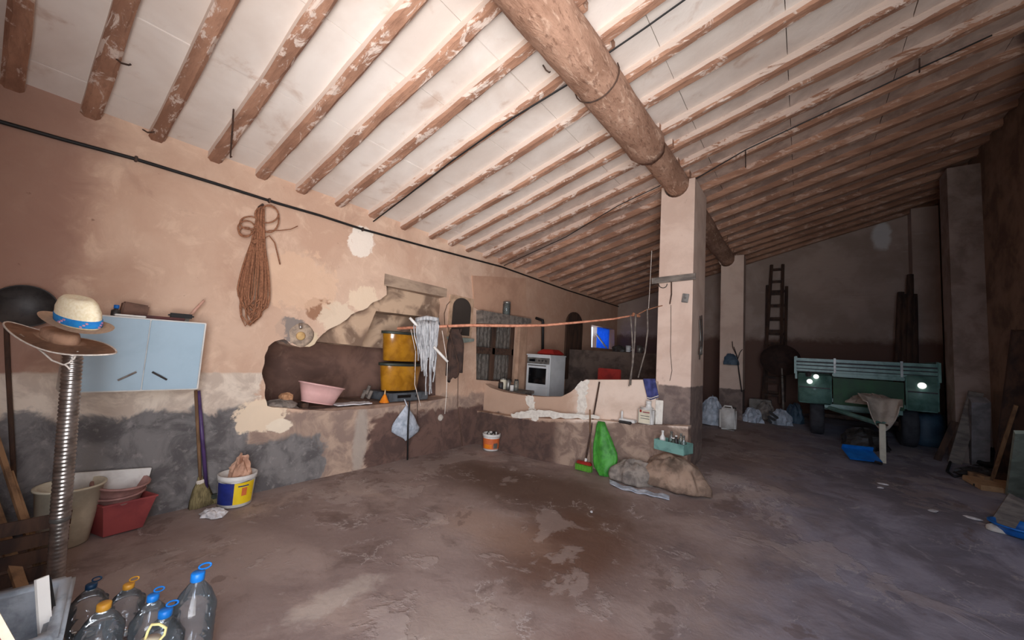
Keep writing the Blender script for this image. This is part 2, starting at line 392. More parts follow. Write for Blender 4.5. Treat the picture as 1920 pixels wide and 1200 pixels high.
M_blue = mat('bright_blue_plastic', (24, 120, 206), (18, 100, 184), 8, .4, .03)
M_cabinet = mat('pale_blue_laminate', (168, 192, 206), (160, 184, 198), 3, .38, .02)
M_pink = mat('pink_plastic', (232, 186, 180), (220, 172, 166), 5, .45, .03)
M_green = mat('green_woven_plastic', (74, 158, 56), (50, 120, 42), 9, .55, .5)
M_greenl = mat('lime_plastic', (96, 160, 52), (74, 132, 40), 12, .55, .1)
M_orange = mat('orange_plastic', (236, 138, 34), (220, 120, 26), 8, .4, .03)
M_amber = mat('amber_plastic', (182, 126, 34), (148, 98, 24), 5, .22, .03, coat=.6)
M_dkgreen = mat('dark_green_rim', (62, 68, 58), (46, 50, 44), 9, .5, .08)
M_red = mat('red_plastic', (156, 40, 32), (126, 30, 26), 6, .5, .04)
M_redpot = mat('terracotta_red_plastic', (156, 72, 70), (132, 58, 60), 4, .5, .05)
M_pinkgrey = mat('faded_pink_plastic', (176, 132, 124), (146, 108, 102), 7, .6, .1)
M_paper = mat('brown_paper', (214, 172, 146), (176, 134, 110), 7, .9, .5)
M_sack = mat('dusty_sackcloth', (166, 140, 120), (116, 96, 82), 7, .95, .6)
M_sackg = mat('grey_sackcloth', (150, 140, 130), (104, 96, 90), 9, .95, .6)
M_bag = mat('white_plastic_bag', (196, 204, 214), (150, 160, 172), 10, .45, .5)
M_cloth = mat('white_rag', (224, 222, 222), (190, 188, 190), 16, .9, .5)
M_navy = mat('navy_cloth', (72, 76, 130), (50, 54, 98), 14, .9, .4)
M_purple = mat('purple_plastic', (84, 62, 108), (64, 46, 86), 8, .45, .05)
M_bristle = mat('straw_bristle', (150, 136, 96), (104, 92, 64), 60, .95, .6, stretch=(2, 2, .2))
M_mop = mat('grey_cotton_yarn', (196, 196, 196), (138, 138, 140), 40, .95, .6, stretch=(1, 1, .2))
M_enamel = mat('white_enamel', (206, 208, 208), (190, 192, 192), 3, .35, .02)
M_glassdk = mat('black_glass', (14, 14, 16), (10, 10, 12), 4, .12, .0)
M_lace = mat('lace_curtain', (122, 114, 106), (78, 70, 64), 34, .9, .3, lo=.4, hi=.62, stretch=(1, 1, .35))
M_mirror = mat('mirror_glass', (84, 76, 70), (72, 64, 58), 2, .06, .0, metal=.3)
M_trailer = mat('green_trailer_paint', (118, 156, 144), (84, 122, 110), 5, .3, .08)
M_panel = mat('deep_green_panel', (8, 80, 22), (5, 60, 14), 4, .5, .05)
M_tealb = mat('teal_plastic_crate', (118, 160, 150), (92, 132, 124), 9, .5, .06)
M_bluecan = mat('dull_blue_plastic', (62, 84, 100), (44, 62, 78), 6, .55, .06)
M_concrete = mat('blue_grey_concrete', (172, 182, 190), (122, 130, 138), 6, .85, .4)
M_pet = mat('clear_bottle_plastic', (220, 230, 236), (210, 222, 230), 3, .06, .0, alpha=.05)
M_glass = mat('clear_glass', (210, 218, 214), (200, 210, 206), 3, .05, .0, alpha=.2)
def thin_clear(m, tint, haze):
    t = m.node_tree; out = t.nodes['Material Output']; tr = t.nodes.new('ShaderNodeBsdfTransparent'); tr.inputs[0].default_value = (*tint, 1)
    gl = t.nodes.new('ShaderNodeBsdfGlossy'); gl.inputs['Roughness'].default_value = .06; fr = t.nodes.new('ShaderNodeFresnel'); fr.inputs[0].default_value = 1.5
    m1 = t.nodes.new('ShaderNodeMixShader'); t.links.new(fr.outputs[0], m1.inputs[0]); t.links.new(tr.outputs[0], m1.inputs[1]); t.links.new(gl.outputs[0], m1.inputs[2])
    m2 = t.nodes.new('ShaderNodeMixShader'); m2.inputs[0].default_value = haze; t.links.new(m1.outputs[0], m2.inputs[1]); t.links.new(t.nodes['Principled BSDF'].outputs[0], m2.inputs[2]); t.links.new(m2.outputs[0], out.inputs[0])
    t.nodes['Principled BSDF'].inputs['Alpha'].default_value = 1
thin_clear(M_pet, (.93, .96, .98), .05); thin_clear(M_glass, (.9, .94, .92), .10)
M_glgreen = mat('green_glass', (70, 124, 74), (54, 104, 60), 3, .08, .0, trans=.7, ior=1.4)
M_yellow = mat('yellow_label', (238, 206, 34), (228, 190, 24), 6, .5, .0)
M_labelb = mat('dark_blue_label', (34, 48, 128), (26, 38, 104), 6, .5, .0)
M_terr = mat('terracotta_print', (214, 112, 62), (196, 96, 50), 8, .55, .05)
M_card = mat('cardboard', (182, 144, 104), (146, 112, 78), 6, .9, .25)
M_lamp = mat('lamp_glass_added_glow', (250, 250, 246), (244, 244, 240), 4, .15, .0)
b_ = M_lamp.node_tree.nodes['Principled BSDF']; b_.inputs['Emission Color'].default_value = (1, .98, .94, 1); b_.inputs['Emission Strength'].default_value = 1.2  # unlit trailer lamps: added emission imitates light reflected off their glass
M_curtain = mat('blue_curtain', (90, 160, 240), (50, 110, 210), 14, .8, .2)
_t = M_curtain.node_tree; _tr = _t.nodes.new('ShaderNodeBsdfTranslucent'); _tr.inputs[0].default_value = (.10, .35, .9, 1); _mx = _t.nodes.new('ShaderNodeMixShader'); _mx.inputs[0].default_value = .6
_t.links.new(_t.nodes['Principled BSDF'].outputs[0], _mx.inputs[1]); _t.links.new(_tr.outputs[0], _mx.inputs[2]); _t.links.new(_mx.outputs[0], _t.nodes['Material Output'].inputs[0])
M_copper = mat('reddish_cane', (206, 142, 112), (170, 108, 82), 24, .7, .25)
M_stone = mat('pale_stone', (206, 198, 186), (176, 168, 158), 14, .9, .5)
M_tin = mat('grey_tin', (150, 148, 142), (112, 110, 106), 10, .4, .1, metal=.6)
M_bluebox = mat('blue_basin_plastic', (26, 112, 196), (20, 92, 170), 8, .4, .03)

# ================================================================== SETTING
XW, YFAR, YBACK = -4.25, 10.6, -.45
# floor: one undulating sheet that rises towards the far end
bm = bm_(); NX, NY = 74, 124; X0, X1, Y0, Y1 = -5.1, 2.5, YBACK - .2, YFAR + .3
gv = []
for i in range(NX + 1):
    row = []
    for j in range(NY + 1):
        x = X0 + (X1 - X0) * i / NX; y = Y0 + (Y1 - Y0) * j / NY
        row.append(bm.verts.new((x, y, fz(x, y) + .010 * noise.noise(V((x * 1.6, y * 1.6, 0))) + .005 * noise.noise(V((x * 5, y * 5, 3))) - .006)))
    gv.append(row)
for i in range(NX):
    for j in range(NY): bm.faces.new((gv[i][j], gv[i + 1][j], gv[i + 1][j + 1], gv[i][j + 1]))
struct(obj('floor', bm, M_floor, None, True))
struct(obj('ground', boxb((0, -6.9, -.23), (18, 12.4, .4)), M_ground))

def loops_wall(name, outer, holes, mapf, depth, matl, parent=None):
    """flat wall with real openings: outline and holes in 2-D, reveals of the given depth"""
    bm = bm_(); es = []; lv = []
    for lp in [outer] + holes:
        vs = [bm.verts.new(mapf(u, v, 0)) for u, v in lp]; lv.append(vs)
        for a, b in zip(vs, vs[1:] + vs[:1]): es.append(bm.edges.new((a, b)))
    bmesh.ops.triangle_fill(bm, use_beauty=True, edges=es)
    for lp, vs in zip([outer] + holes, lv):
        b = [bm.verts.new(mapf(u, v, depth)) for u, v in lp]
        for i in range(len(vs)):
            j = (i + 1) % len(vs); bm.faces.new((vs[i], vs[j], b[j], b[i]))
    return obj(name, bm, matl, parent)
def yz(px, py): p = at(px, py, 0, XW); return (p.y, p.z)
niche = [yz(*q) for q in [(499, 762), (495, 735), (494, 700), (497, 668), (503, 648), (516, 640), (532, 636), (546, 645), (562, 652), (580, 650), (592, 643), (604, 626), (630, 610), (660, 591), (695, 571),
                          (725, 553), (724, 517), (780, 530), (832, 542), (836, 570), (834, 605), (842, 640), (842, 745), (790, 755), (700, 766), (620, 770), (560, 768)]]
_n = []
for (a, b), (c_, d_) in zip(niche, niche[1:] + niche[:1]):
    for k in range(5):
        t = k / 5; u, v = a + (c_ - a) * t, b + (d_ - b) * t; q = V((u * 9, v * 9, 0)); amp = .022 if not (u > 2.85 and v > 2.0) else .006
        _n.append((u + amp * noise.noise(q), v + (amp * noise.noise(q + V((5, 5, 5))) if v > .9 else amp * .4 * noise.noise(q))))
niche = _n
cupb = [yz(*q) for q in [(893, 606), (968, 612), (968, 718), (893, 712)]]
win = [yz(*q) for q in [(1109, 609), (1152, 618), (1152, 655), (1109, 651)]]
wl = struct(loops_wall('wall_left', [(YBACK, -.1), (YFAR, -.1), (YFAR, 3.32), (YBACK, 3.32)], [niche, cupb, win], lambda u, v, d: V((XW - d, u, v)), .30, M_left))
# hearth recess behind the opening
bm = bm_()
box(bm, (XW - .86, 2.85, 1.5), (.1, 3.0, 2.4)); box(bm, (XW - .55, 1.42, 1.5), (.5, .2, 2.4)); box(bm, (XW - .55, 4.25, 1.5), (.5, .2, 2.4)); box(bm, (XW - .58, 2.85, 2.62), (.55, 3.0, .2))
struct(obj('wall_hearth_recess', bm, M_niche))
bm = bm_(); box(bm, (XW - .43, 2.85, .62), (.84, 2.75, .26)); struct(obj('wall_hearth_bench', bm, mat('bench_top_plaster', (150, 122, 104), (112, 90, 78), 5, .95, .4)))
struct(obj('wall_hearth_hood', prismb([(1.5, 1.60), (1.9, 1.50), (2.70, 1.47), (2.78, 1.70), (2.86, 1.93), (4.15, 1.95), (4.15, 2.6), (1.5, 2.6)], -.13, -.80, lambda u, v, w_: V((XW + w_, u, v))), M_hood))
struct(obj('wall_hearth_chimney', prismb([(2.55, 1.47), (4.15, 1.43), (4.15, 2.6), (2.55, 2.6)], -.50, -.80, lambda u, v, w_: V((XW + w_, u, v))), M_hood))
# timber lintel over the hearth
p = yz(724, 517); q = yz(835, 545)
struct(obj('trim_1', boxb((XW - .05, (p[0] + q[0]) / 2, 2.33), (.12, q[0] - p[0] + .05, .14), None, .008), mat('pale_lintel', (176, 152, 130), (136, 114, 98), 8, .9, .4, stretch=(1, .3, 1))))
# blind back of cupboard niche and of wall beyond the window reveal
struct(obj('wall_cupboard_back', boxb((XW - .33, 5.2, 1.5), (.06, 1.5, 1.4)), M_niche))
# far, right, near walls
def roofpoly(x0, x1, zlo=-.1): return [(x0, zlo), (x1, zlo), (x1, rz(x1) + .12), (x0, rz(x0) + .12)]
struct(obj('wall_far', prismb(roofpoly(-5.0, 2.6), YFAR, YFAR + .3, lambda u, v, w_: V((u, w_, v))), M_far))
DX0, DX1, DZ = -1.0, 1.65, 3.0          # the wide barn doorway the viewer stands in
struct(obj('wall_front', prismb([(-5.0, -.1), (DX0, -.1), (DX0, DZ), (DX1, DZ), (DX1, -.1), (2.6, -.1), (2.6, rz(2.6) + .12), (-5.0, rz(-5.0) + .12)], YBACK - .3, YBACK, lambda u, v, w_: V((u, w_, v))), M_front))
struct(obj('wall_right', boxb((2.26, 5.1, 2.4), (.4, 11.6, 5.1)), M_right))
struct(obj('wall_right_jamb', boxb((1.95, 4.45, 2.35), (.55, 1.3, 5.0), None), M_right))
struct(obj('trim_2', boxb((1.86, 4.9, 4.52), (.5, .5, .16), RZ(4)), M_plas))

# ------------------------------------------------------------------ roof
ROT_S = Matrix.Rotation(-.271296, 3, 'Y')
LR = [-.42, -.13, .23, .60, .99, 1.37, 1.75, 2.17, 2.60, 3.07, 3.55, 3.93, 4.30, 4.72, 5.14, 5.55, 5.98, 6.4, 6.85, 7.3, 7.75, 8.2, 8.65, 9.1, 9.55, 10.0, 10.42]
RR = [-.40, 0, .42, .84, 1.26, 1.68, 2.1, 2.52, 3.02, 3.46, 3.98, 4.38, 4.82, 5.26, 5.7, 6.14, 6.58, 7.02, 7.46, 7.9, 8.34, 8.78, 9.2, 9.62, 10.04, 10.45]
CEIL = .08
bm = bm_()
prism(bm, [(-4.7, rz(-4.7) + CEIL + .06), (2.6, rz(2.6) + CEIL + .06), (2.6, rz(2.6) + CEIL + .22), (-4.7, rz(-4.7) + CEIL + .22)], YBACK - .3, YFAR + .3, lambda u, v, w_: V((u, w_, v)))
ceiling = struct(obj('ceiling', bm, mat('dark_roof_void', (120, 98, 84), (90, 72, 62), 5, .9, .2)))
def rafter(y, x0, x1, wd, ht, dz=0):
    n = 34; bm = bm_(); rings = []
    o1 = random.uniform(0, 50)
    for i in range(n + 1):
        x = x0 + (x1 - x0) * i / n; z0 = rz(x) + dz; wv = .012 * noise.noise(V((x * 1.1, o1, 0))); wz = .010 * noise.noise(V((x * 1.3, o1, 9)))
        hw = wd / 2 * (1 + .14 * noise.noise(V((x * 2.2, o1, 4))))
        e = .022
        pr = [(-hw, ht), (-hw, e + .012 * noise.noise(V((x * 7, o1, 2)))), (-hw + e + .012 * noise.noise(V((x * 8, o1, 6))), .004 * noise.noise(V((x * 9, o1, 8)))), (hw - e + .012 * noise.noise(V((x * 8, o1, 11))), 0), (hw, e + .012 * noise.noise(V((x * 7, o1, 13)))), (hw, ht)]
        rings.append([bm.verts.new((x, y + a + wv, z0 + b + wz)) for a, b in pr])
    for A, B in zip(rings, rings[1:]):
        for k in range(6): bm.faces.new((A[k], A[(k + 1) % 6], B[(k + 1) % 6], B[k]))
    bm.faces.new(rings[0][::-1]); bm.faces.new(rings[-1])
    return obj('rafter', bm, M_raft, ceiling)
for y in LR: rafter(y, XW - .05, -1.18 + random.uniform(-.1, .05), random.uniform(.095, .118), .17)
for y in RR: rafter(y, -1.42 + random.uniform(-.05, .2), 2.5, random.uniform(.098, .122), .17, random.uniform(-.01, .008))
# limewashed slabs laid between the rafters
def slabs(ys, xs):
    for a, b in zip(ys, ys[1:]):
        for u, v in zip(xs, xs[1:]):
            xm = (u + v) / 2; k = random.uniform(-.006, .006)
            bm = bm_(); prism(bm, [(u + .003, rz(u) + CEIL + k), (v - .003, rz(v) + CEIL + k + random.uniform(-.003, .003)), (v - .003, rz(v) + CEIL + .05), (u + .003, rz(u) + CEIL + .05)], a + .02, b - .02, lambda p_, q_, w_: V((p_, w_, q_)))
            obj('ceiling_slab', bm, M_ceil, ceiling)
XL = [-4.5, -4.0, -3.25, -2.5, -1.9, -1.3]
XR = [-1.3, -.92, -.1, .75, 1.6, 2.55]
slabs([YBACK - .05] + LR + [YFAR + .05], XL); slabs([YBACK - .05] + RR + [YFAR + .05], XR)
# the log beam in two thicknesses on the pillars
BX = -1.30
beam = thing('roof_beam', 'massive round log beam running the length of the roof onto the pillars', 'beam', (BX, 2, 3.6))
def logpts(y0, y1, n, r, dz):
    P_, R_ = [], []
    for i in range(n + 1):
        y = y0 + (y1 - y0) * i / n
        P_.append(V((BX - .022 * max(0, 4.9 - y) + .022 * noise.noise(V((y * .7, 2, 1))), y, 3.79 + dz + .015 * noise.noise(V((y * .8, 7, 1)))))); R_.append(r * (1 + .05 * noise.noise(V((y * 1.3, 4, 4)))))
    return P_, R_
P_, R_ = logpts(YBACK, 4.02, 30, .185, -.015); R_[-1] *= .88; R_[-2] *= 1.05; obj('thick_log', tubeb(P_, R_, 18, .025), M_log, beam, True)
P_, R_ = logpts(3.7, YFAR, 34, .148, .02); obj('thin_log', tubeb(P_, R_, 16, .03), M_log, beam, True)
tie = [V((BX - .048 + math.cos(t) * .194, 2.72 + .02 * math.sin(t), 3.775 + math.sin(t) * .192)) for t in [math.pi * .9 + i * math.pi * 1.25 / 14 for i in range(15)]]
obj('wire_tie', tubeb(tie, .006, 6), M_iron, beam)

# pillars with a saddle cut for the beam
def pillar(name, label, x0, x1, y0, y1, zb, zt, saddle=True):
    hw = (x0 + x1) / 2; top = []
    if saddle:
        top = [(x1, zt + .02), (BX + .155, zt + .02)] + [(BX + .155 * math.cos(t), 3.80 + .165 * math.sin(t) * 1.0) for t in [-i * math.pi / 10 for i in range(1, 10)]] + [(BX - .155, zt - .03), (x0, zt - .03)]
    else: top = [(x1, zt + .06), (x0, zt)]
    o = obj(name, prismb([(x0, zb), (x1, zb)] + top, y0, y1, lambda u, v, w_: V((u, w_, v))), M_pil)
    tag(o, label, 'pillar'); struct(o); return o
pillar('pillar', 'near square plastered pillar with a grey painted foot under the log beam', -1.485, -1.075, 5.05, 5.77, -.05, 3.83)
pillar('pillar', 'slimmer plastered pillar farther back beside the white jerrycan', -1.40, -.975, 9.2, 9.55, .2, 3.84)
M_pil3 = mat('buttress_plaster', (158, 138, 126), (128, 108, 96), 3, .9, .35)
o = obj('pillar', boxb((1.90, 8.42, 2.35), (.34, .4, 4.6)), M_pil3); tag(struct(o), 'grey plastered buttress on the door side with planks leaning on it', 'pillar')
o = obj('pillar', boxb((1.86, 10.45, 2.4), (.36, .34, 4.7)), M_far); tag(struct(o), 'plastered buttress in the dark far corner behind the trailer', 'pillar')

# ------------------------------------------------------------------ kitchen low wall
def xz(px, py, Y): p = at(px, py, 1, Y); return (p.x, p.z)
YK = 4.95
kw_poly = [(-4.3, -.05), (-1.45, .05), (-1.45, 1.255), xz(1206, 712, YK), xz(1150, 712, YK), xz(1097, 712, YK), xz(1085, 722, YK), xz(1070, 735, YK), xz(1052, 744, YK), xz(1015, 744, YK), xz(980, 741, YK), xz(945, 735, YK), xz(920, 727, YK), (-4.3, .98)]
kw = struct(obj('wall_kitchen', prismb(kw_poly, YK, YK + .14, lambda u, v, w_: V((u, w_, v))), M_kit))
pl_poly = [(-4.28, -.05), (-1.04, .03), (-1.04, .79), (-1.5, .735), (-2.2, .69), (-2.9, .60), (-3.65, .53), (-4.28, .52)]
obj('plinth', prismb(pl_poly, YK - .15, YK + .01, lambda u, v, w_: V((u, w_, v))), M_kit, kw)
def splash(pts, Y, d=.008):
    poly = []
    for i, (a, b) in enumerate(zip(pts, pts[1:] + pts[:1])):
        for t in (0, .2, .4, .6, .8):
            x = a[0] + (b[0] - a[0]) * t + (random.uniform(-3.2, 3.2) if t else 0); y = a[1] + (b[1] - a[1]) * t + (random.uniform(-2.4, 2.4) if t else 0)
            poly.append(xz(x, y, Y))
    return obj('plaster_splash', prismb(poly, Y - d, Y + .004, lambda u, v, w_: V((u, w_, v))), M_plas, kw)
splash([(985, 742), (998, 741), (1002, 758), (1006, 772), (996, 776), (990, 760)], YK)
splash([(958, 775), (985, 772), (1010, 768), (1060, 775), (1125, 781), (1122, 786), (1060, 785), (1010, 782), (1004, 790), (998, 784), (962, 783)], YK - .15)
splash([(1090, 714), (1106, 713), (1102, 730), (1099, 750), (1097, 780), (1080, 779), (1083, 755), (1084, 738), (1078, 730)], YK)

# cable along the wall
P_ = [at(x, y, 0, XW + .02) for x, y in ((-90, 200), (0, 228), (120, 262), (250, 297), (400, 343), (520, 381), (600, 404), (680, 430), (800, 463), (940, 500), (1060, 543), (1170, 578))]
cb = thing('electric_cable', 'thick black cable strung along the long wall below the rafters', 'cable', P_[3])
obj('cable_run', tubeb(P_, .014, 8), M_black, cb, True)
for x, y in ((255, 298), (505, 376), (680, 430)): obj('cable_clip', rbox(at(x, y, 0, XW + .02), (.03, .02, .045), .004), M_iron, cb)
def roofpt(px, py, dz=-.02):
    d = ray(px, py); # z = 3.05+SL*(x+4.25)+dz
    t = (3.05 + SL * 4.25 + dz - EYE) / (d.z - SL * d.x); return EYEP + d * t
tag(obj('electric_wire', tubeb([roofpt(x, y, -.03) for x, y in ((683, 428), (760, 370), (850, 300), (960, 222), (1070, 155))], .008, 6), M_black), 'thin dark wire from the wall cable slanting up to the log beam', 'wire')
tag(obj('electric_wire', tubeb([roofpt(x, y, -.03) for x, y in ((1140, 100), (1210, 52), (1290, -5))], .007, 6), M_black), 'thin dark wire leaving the log beam towards the upper roof', 'wire')
tag(obj('electric_wire', tubeb([roofpt(x, y, -.03) for x, y in ((945, 498), (1060, 445), (1160, 385), (1238, 348))], .006, 6), M_black), 'thin wire below the rafters ending at the near pillar head', 'wire')
tag(obj('electric_wire', tubeb([roofpt(x, y, -.03) for x, y in ((1300, 338), (1400, 280), (1560, 205), (1720, 130), (1860, 66))], .007, 6), M_black), 'long thin wire clipped under the rafters behind the near pillar', 'wire')
for i, (x, y, a, b, lab) in enumerate(((215, 108, 26, 14, 'bent iron hook in the second rafter from the corner'), (268, 243, 18, 5, 'short iron nail near the wall end of the third rafter'), (438, 205, -6, 90, 'long rusty iron spike hanging from the fourth rafter'), (1018, 122, 12, 14, 'short iron peg in a rafter close to the log beam'),
                                    (1398, 282, 0, 32, 'iron hook hanging from the long wire behind the near pillar'), (1724, 110, 0, 26, 'dark iron bracket under the rafters above the trailer'))):
    p = roofpt(x, y, 0.01); q = roofpt(x + a, y + b, -.05)
    tag(obj('iron_hook', tubeb([p, p + (q - p) * .5 + V((0, 0, -.012)), q, q + V((0, .01, .012))], .006, 6), M_iron), lab, 'hook')

# window in the long wall with a blue curtain
wc = at(1131, 634, 0, XW - .1)
(wy0, wz0), (wy1, wz1) = (win[0][0], win[3][1]), (win[1][0], win[0][1])
wn = struct(obj('window_1', (lambda b: (box(b, (XW - .2, wy0 + .03, (wz0 + wz1) / 2), (.06, .06, wz1 - wz0 + .1)), box(b, (XW - .2, wy1 - .03, (wz0 + wz1) / 2), (.06, .06, wz1 - wz0)), b)[-1])(bm_()), M_white))
def curt(u, v): return (XW - .15 + .02 * math.sin(u * 22), wy0 + (wy1 - wy0) * (.45 + .55 * u), wz1 + .03 - v * (wz1 - wz0 + .02))
tag(obj('curtain', sheet(curt, 24, 6, .006), M_curtain), 'blue curtain half drawn across the small bright window', 'curtain')
obj('sun_streak_bar', tubeb([at(1118, 626, 0, XW - .02), at(1137, 652, 0, XW + .02)], .022, 8), M_white, wn)  # white bar added to imitate the bright sun streak across the window

# ================================================================== LEFT FOREGROUND
# corrugated duct
DD = 2.1
db = fl(101, 1125); dt = dp(138, 655, DD + .02)
duct = thing('flexible_duct', 'upright corrugated galvanised flue duct carrying the two hats', 'duct', db)
ribs = 64; prof = []
ax = dt - db; L = ax.length
for i in range(ribs):
    z0 = L * i / ribs; dz = L / ribs; t = i / ribs
    r0 = .034 if t < .32 else .036
    for a, k in ((0, 0), (.25, .8), (.5, 1), (.75, .8)): prof.append((r0 + (.002 if t < .32 else .0055) * k, z0 + dz * a))
prof.append((.034, L)); prof += [(.03, L), (.028, L - .1)]
rot = V((0, 0, 1)).rotation_difference(ax).to_matrix()
obj('corrugated_tube', latheb(prof, db, 28, 1, 1, rot), M_steel, duct, True)
obj('collar', latheb([(.038, 0), (.0405, .006), (.0405, .03), (.036, .034)], db + ax * .315, 28, 1, 1, rot), M_tin, duct, True)

# brown wide hat under, straw hat on top
def hatrot(tx, ty, tz): return RZ(tz) @ RX(tx) @ RY(ty)
right_dir = V((ray(220, 640) - ray(10, 640))).normalized(); view = ray(120, 640).normalized()
HB = Matrix((right_dir, view, V((0, 0, 1)))).transposed()        # hat frame: x across the view, y away
bh_c = dp(112, 636, 2.10)
bhat = thing('wide_brim_hat', 'brown suede wide-brimmed hat with white piping on the flue duct', 'hat', bh_c)
MH = Matrix.Rotation(.26, 3, view) @ Matrix.Rotation(.40, 3, right_dir) @ HB      # tipped to the right and towards the viewer
def brim_pt(t, r):
    k = r / .30; x = math.cos(t) * r * 1.08; y = math.sin(t) * r * .74
    z = .035 * k * k * math.cos(2 * t) - .05 * k * k * max(0, math.cos(t)) ** 3 + .02 * k * k * max(0, -math.sin(t))
    return bh_c + MH @ V((x, y, z))
NB_ = 48
bm = bm_(); rows = []
for r in (.10, .15, .20, .25, .295, .30): rows.append([bm.verts.new(brim_pt(2 * math.pi * k / NB_, r)) for k in range(NB_)])
for A, B in zip(rows, rows[1:]):
    for k in range(NB_): bm.faces.new((A[k], A[(k + 1) % NB_], B[(k + 1) % NB_], B[k]))
bmesh.ops.solidify(bm, geom=bm.faces[:], thickness=.006)
brim = obj('brim', bm, M_felt, bhat, True)
obj('piping', tubeb([brim_pt(2 * math.pi * k / NB_, .301) for k in range(NB_ + 1)], .0042, 6), M_cord, bhat, True)
obj('crown', latheb([(.112, -.005), (.114, .02), (.108, .042), (.09, .05), (.05, .052), (0, .05)], bh_c, 28, 1.05, .86, MH), M_felt, bhat, True)
cB = dp(120, 684, 1.96)
cpts = [brim_pt(math.radians(215), .24), dp(82, 662, 1.98), dp(98, 676, 1.96), cB, dp(130, 680, 1.96), dp(139, 672, 1.97), brim_pt(math.radians(295), .24)]
obj('chin_cord', tubeb(cpts, .0045, 6), M_cord, bhat, True)
obj('cord_tail', tubeb([cB, dp(125, 686, 1.96), dp(132, 693, 1.96)], .004, 6), M_cord, bhat, True)
sh_c = dp(146, 606, 2.03)
shat = thing('straw_hat', 'cream straw trilby with a blue patterned band on the brown hat', 'hat', sh_c)
M2 = Matrix.Rotation(.25, 3, view) @ Matrix.Rotation(.44, 3, right_dir) @ HB
def sbrim(t, r):
    k = r / .19; return sh_c + M2 @ V((math.cos(t) * r * 1.14 - .012 * k, math.sin(t) * r * .92, .016 * k * k * abs(math.cos(t)) ** 2 + .010 * k * k * (math.cos(t) < 0) * abs(math.cos(t)) - .006 * k))
bm = bm_(); rows = []
for r in (.10, .125, .15, .184, .188): rows.append([bm.verts.new(sbrim(2 * math.pi * k / NB_, r)) for k in range(NB_)])
for A, B in zip(rows, rows[1:]):
    for k in range(NB_): bm.faces.new((A[k], A[(k + 1) % NB_], B[(k + 1) % NB_], B[k]))
bmesh.ops.solidify(bm, geom=bm.faces[:], thickness=.005)
obj('brim', bm, M_brim, shat, True)
SC = 1.28
obj('crown', latheb([(r_ * SC, z_ * 1.12) for r_, z_ in [(.100, .0), (.101, .03), (.098, .07), (.088, .105), (.070, .122), (.04, .124), (.0, .112)]], sh_c, 32, 1.04, .9, M2, lambda t, z: 1 - .05 * (1 if z > .09 else 0) * abs(math.cos(t))), M_straw, shat, True)
band = obj('hat_band', latheb([(r_ * SC, z_) for r_, z_ in [(.1015, .006), (.1045, .008), (.104, .042), (.100, .044)]], sh_c, 40, 1.04, .9, M2), mat('cyan_blue_band', (36, 140, 206), (24, 116, 190), 20, .8, .1), shat, True)
M_bandp = mat('pink_band_motif', (206, 156, 178), (168, 110, 150), 60, .8, .1)
for t0 in (-2.35, -1.45, -.6, .3):
    for k in range(3):
        t = t0 + k * .12; c0 = sh_c + M2 @ V((math.cos(t) * .1058 * SC * 1.04, math.sin(t) * .1058 * SC * .9, .014 + .010 * (k % 3)))
        obj('band_motif', rbox(c0, (.016, .012, .008), .0015, M2 @ RZ(math.degrees(t) + 90)), M_bandp, band)

# dark rounded thing on the wall + pole
p = at(46, 574, 0, XW + .05)
tag(obj('griddle_pan', latheb([(.0, -.012), (.135, -.012), (.15, .0), (.15, .018), (.143, .018), (.135, .0), (0, .0)], p, 36, .95, 1.0, RY(90)), M_dark, None, True), 'dark iron griddle hanging on the wall behind the hats', 'pan')
tag(obj('wall_pole', tubeb([at(11, 590, 0, XW + .02), at(15, 690, 0, XW + .03), at(24, 860, 0, XW + .06), fl(32, 1010)], .012, 8), M_dkwood), 'dark wooden pole standing in the corner under the griddle', 'pole')

# wall cabinet
cx = XW + .30
ctr = at(388, 606, 0, cx); cbr = at(376, 730, 0, cx); cbl = at(110, 743, 0, cx); cmid = at(273, 668, 0, cx)
y0, y1, z0, z1 = cbl.y, ctr.y, (cbr.z), ctr.z
cab = thing('wall_cabinet', 'pale blue two-door wall cabinet hung on the long wall', 'cabinet', (XW + .15, (y0 + y1) / 2, z0))
obj('body', rbox((XW + .15, (y0 + y1) / 2, (z0 + z1) / 2), (.29, y1 - y0, z1 - z0), .004), M_white, cab)
for a, b, s_ in ((y0 + .01, cmid.y - .004, 1), (cmid.y + .004, y1 - .016, -1)):
    d = obj('door', rbox((cx + .006, (a + b) / 2, (z0 + z1) / 2), (.018, b - a, z1 - z0 - .02), .003), M_cabinet, cab)
    hy = b - .085 if s_ > 0 else a + .085
    obj('handle', tubeb([V((cx + .03, hy - .045, z0 + .115 - .03 * s_)), V((cx + .034, hy, z0 + .115)), V((cx + .03, hy + .045, z0 + .115 + .03 * s_))], .007, 8), M_steel if s_ > 0 else M_dark, d)
ct = z1
def ctop(px, off=.12): p = at(px, 606, 0, XW + off); return V((XW + off, p.y, ct + .002))
tag(obj('paint_box', rbox(ctop(295, .14) + V((0, 0, .012)), (.18, .30, .024), .004), mat('dark_red_box', (92, 44, 40), (70, 36, 34), 8, .6, .05)), 'flat dark red box lying on top of the wall cabinet', 'box')
tag(obj('brush_tool', rbox(ctop(338, .2) + V((0, 0, .043)), (.05, .16, .036), .012), M_black), 'black rubber tool lying on the flat red box', 'tool')
tag(obj('cardboard_packet', rbox(ctop(268, .1) + V((0, -.06, .055)), (.1, .15, .11), .01, RX(-6)), mat('brown_packet', (122, 92, 78), (98, 74, 62), 10, .85, .2)), 'brown packet standing among the tools on the wall cabinet', 'packet')
tag(obj('folded_newspaper', rbox(ctop(240, .2) + V((0, 0, .008)), (.14, .17, .014), .004), M_white), 'small white folded paper at the edge of the cabinet top', 'paper')
can = thing('small_bottle', 'small dark bottle with a blue cap on the wall cabinet', 'bottle', ctop(214, .2))
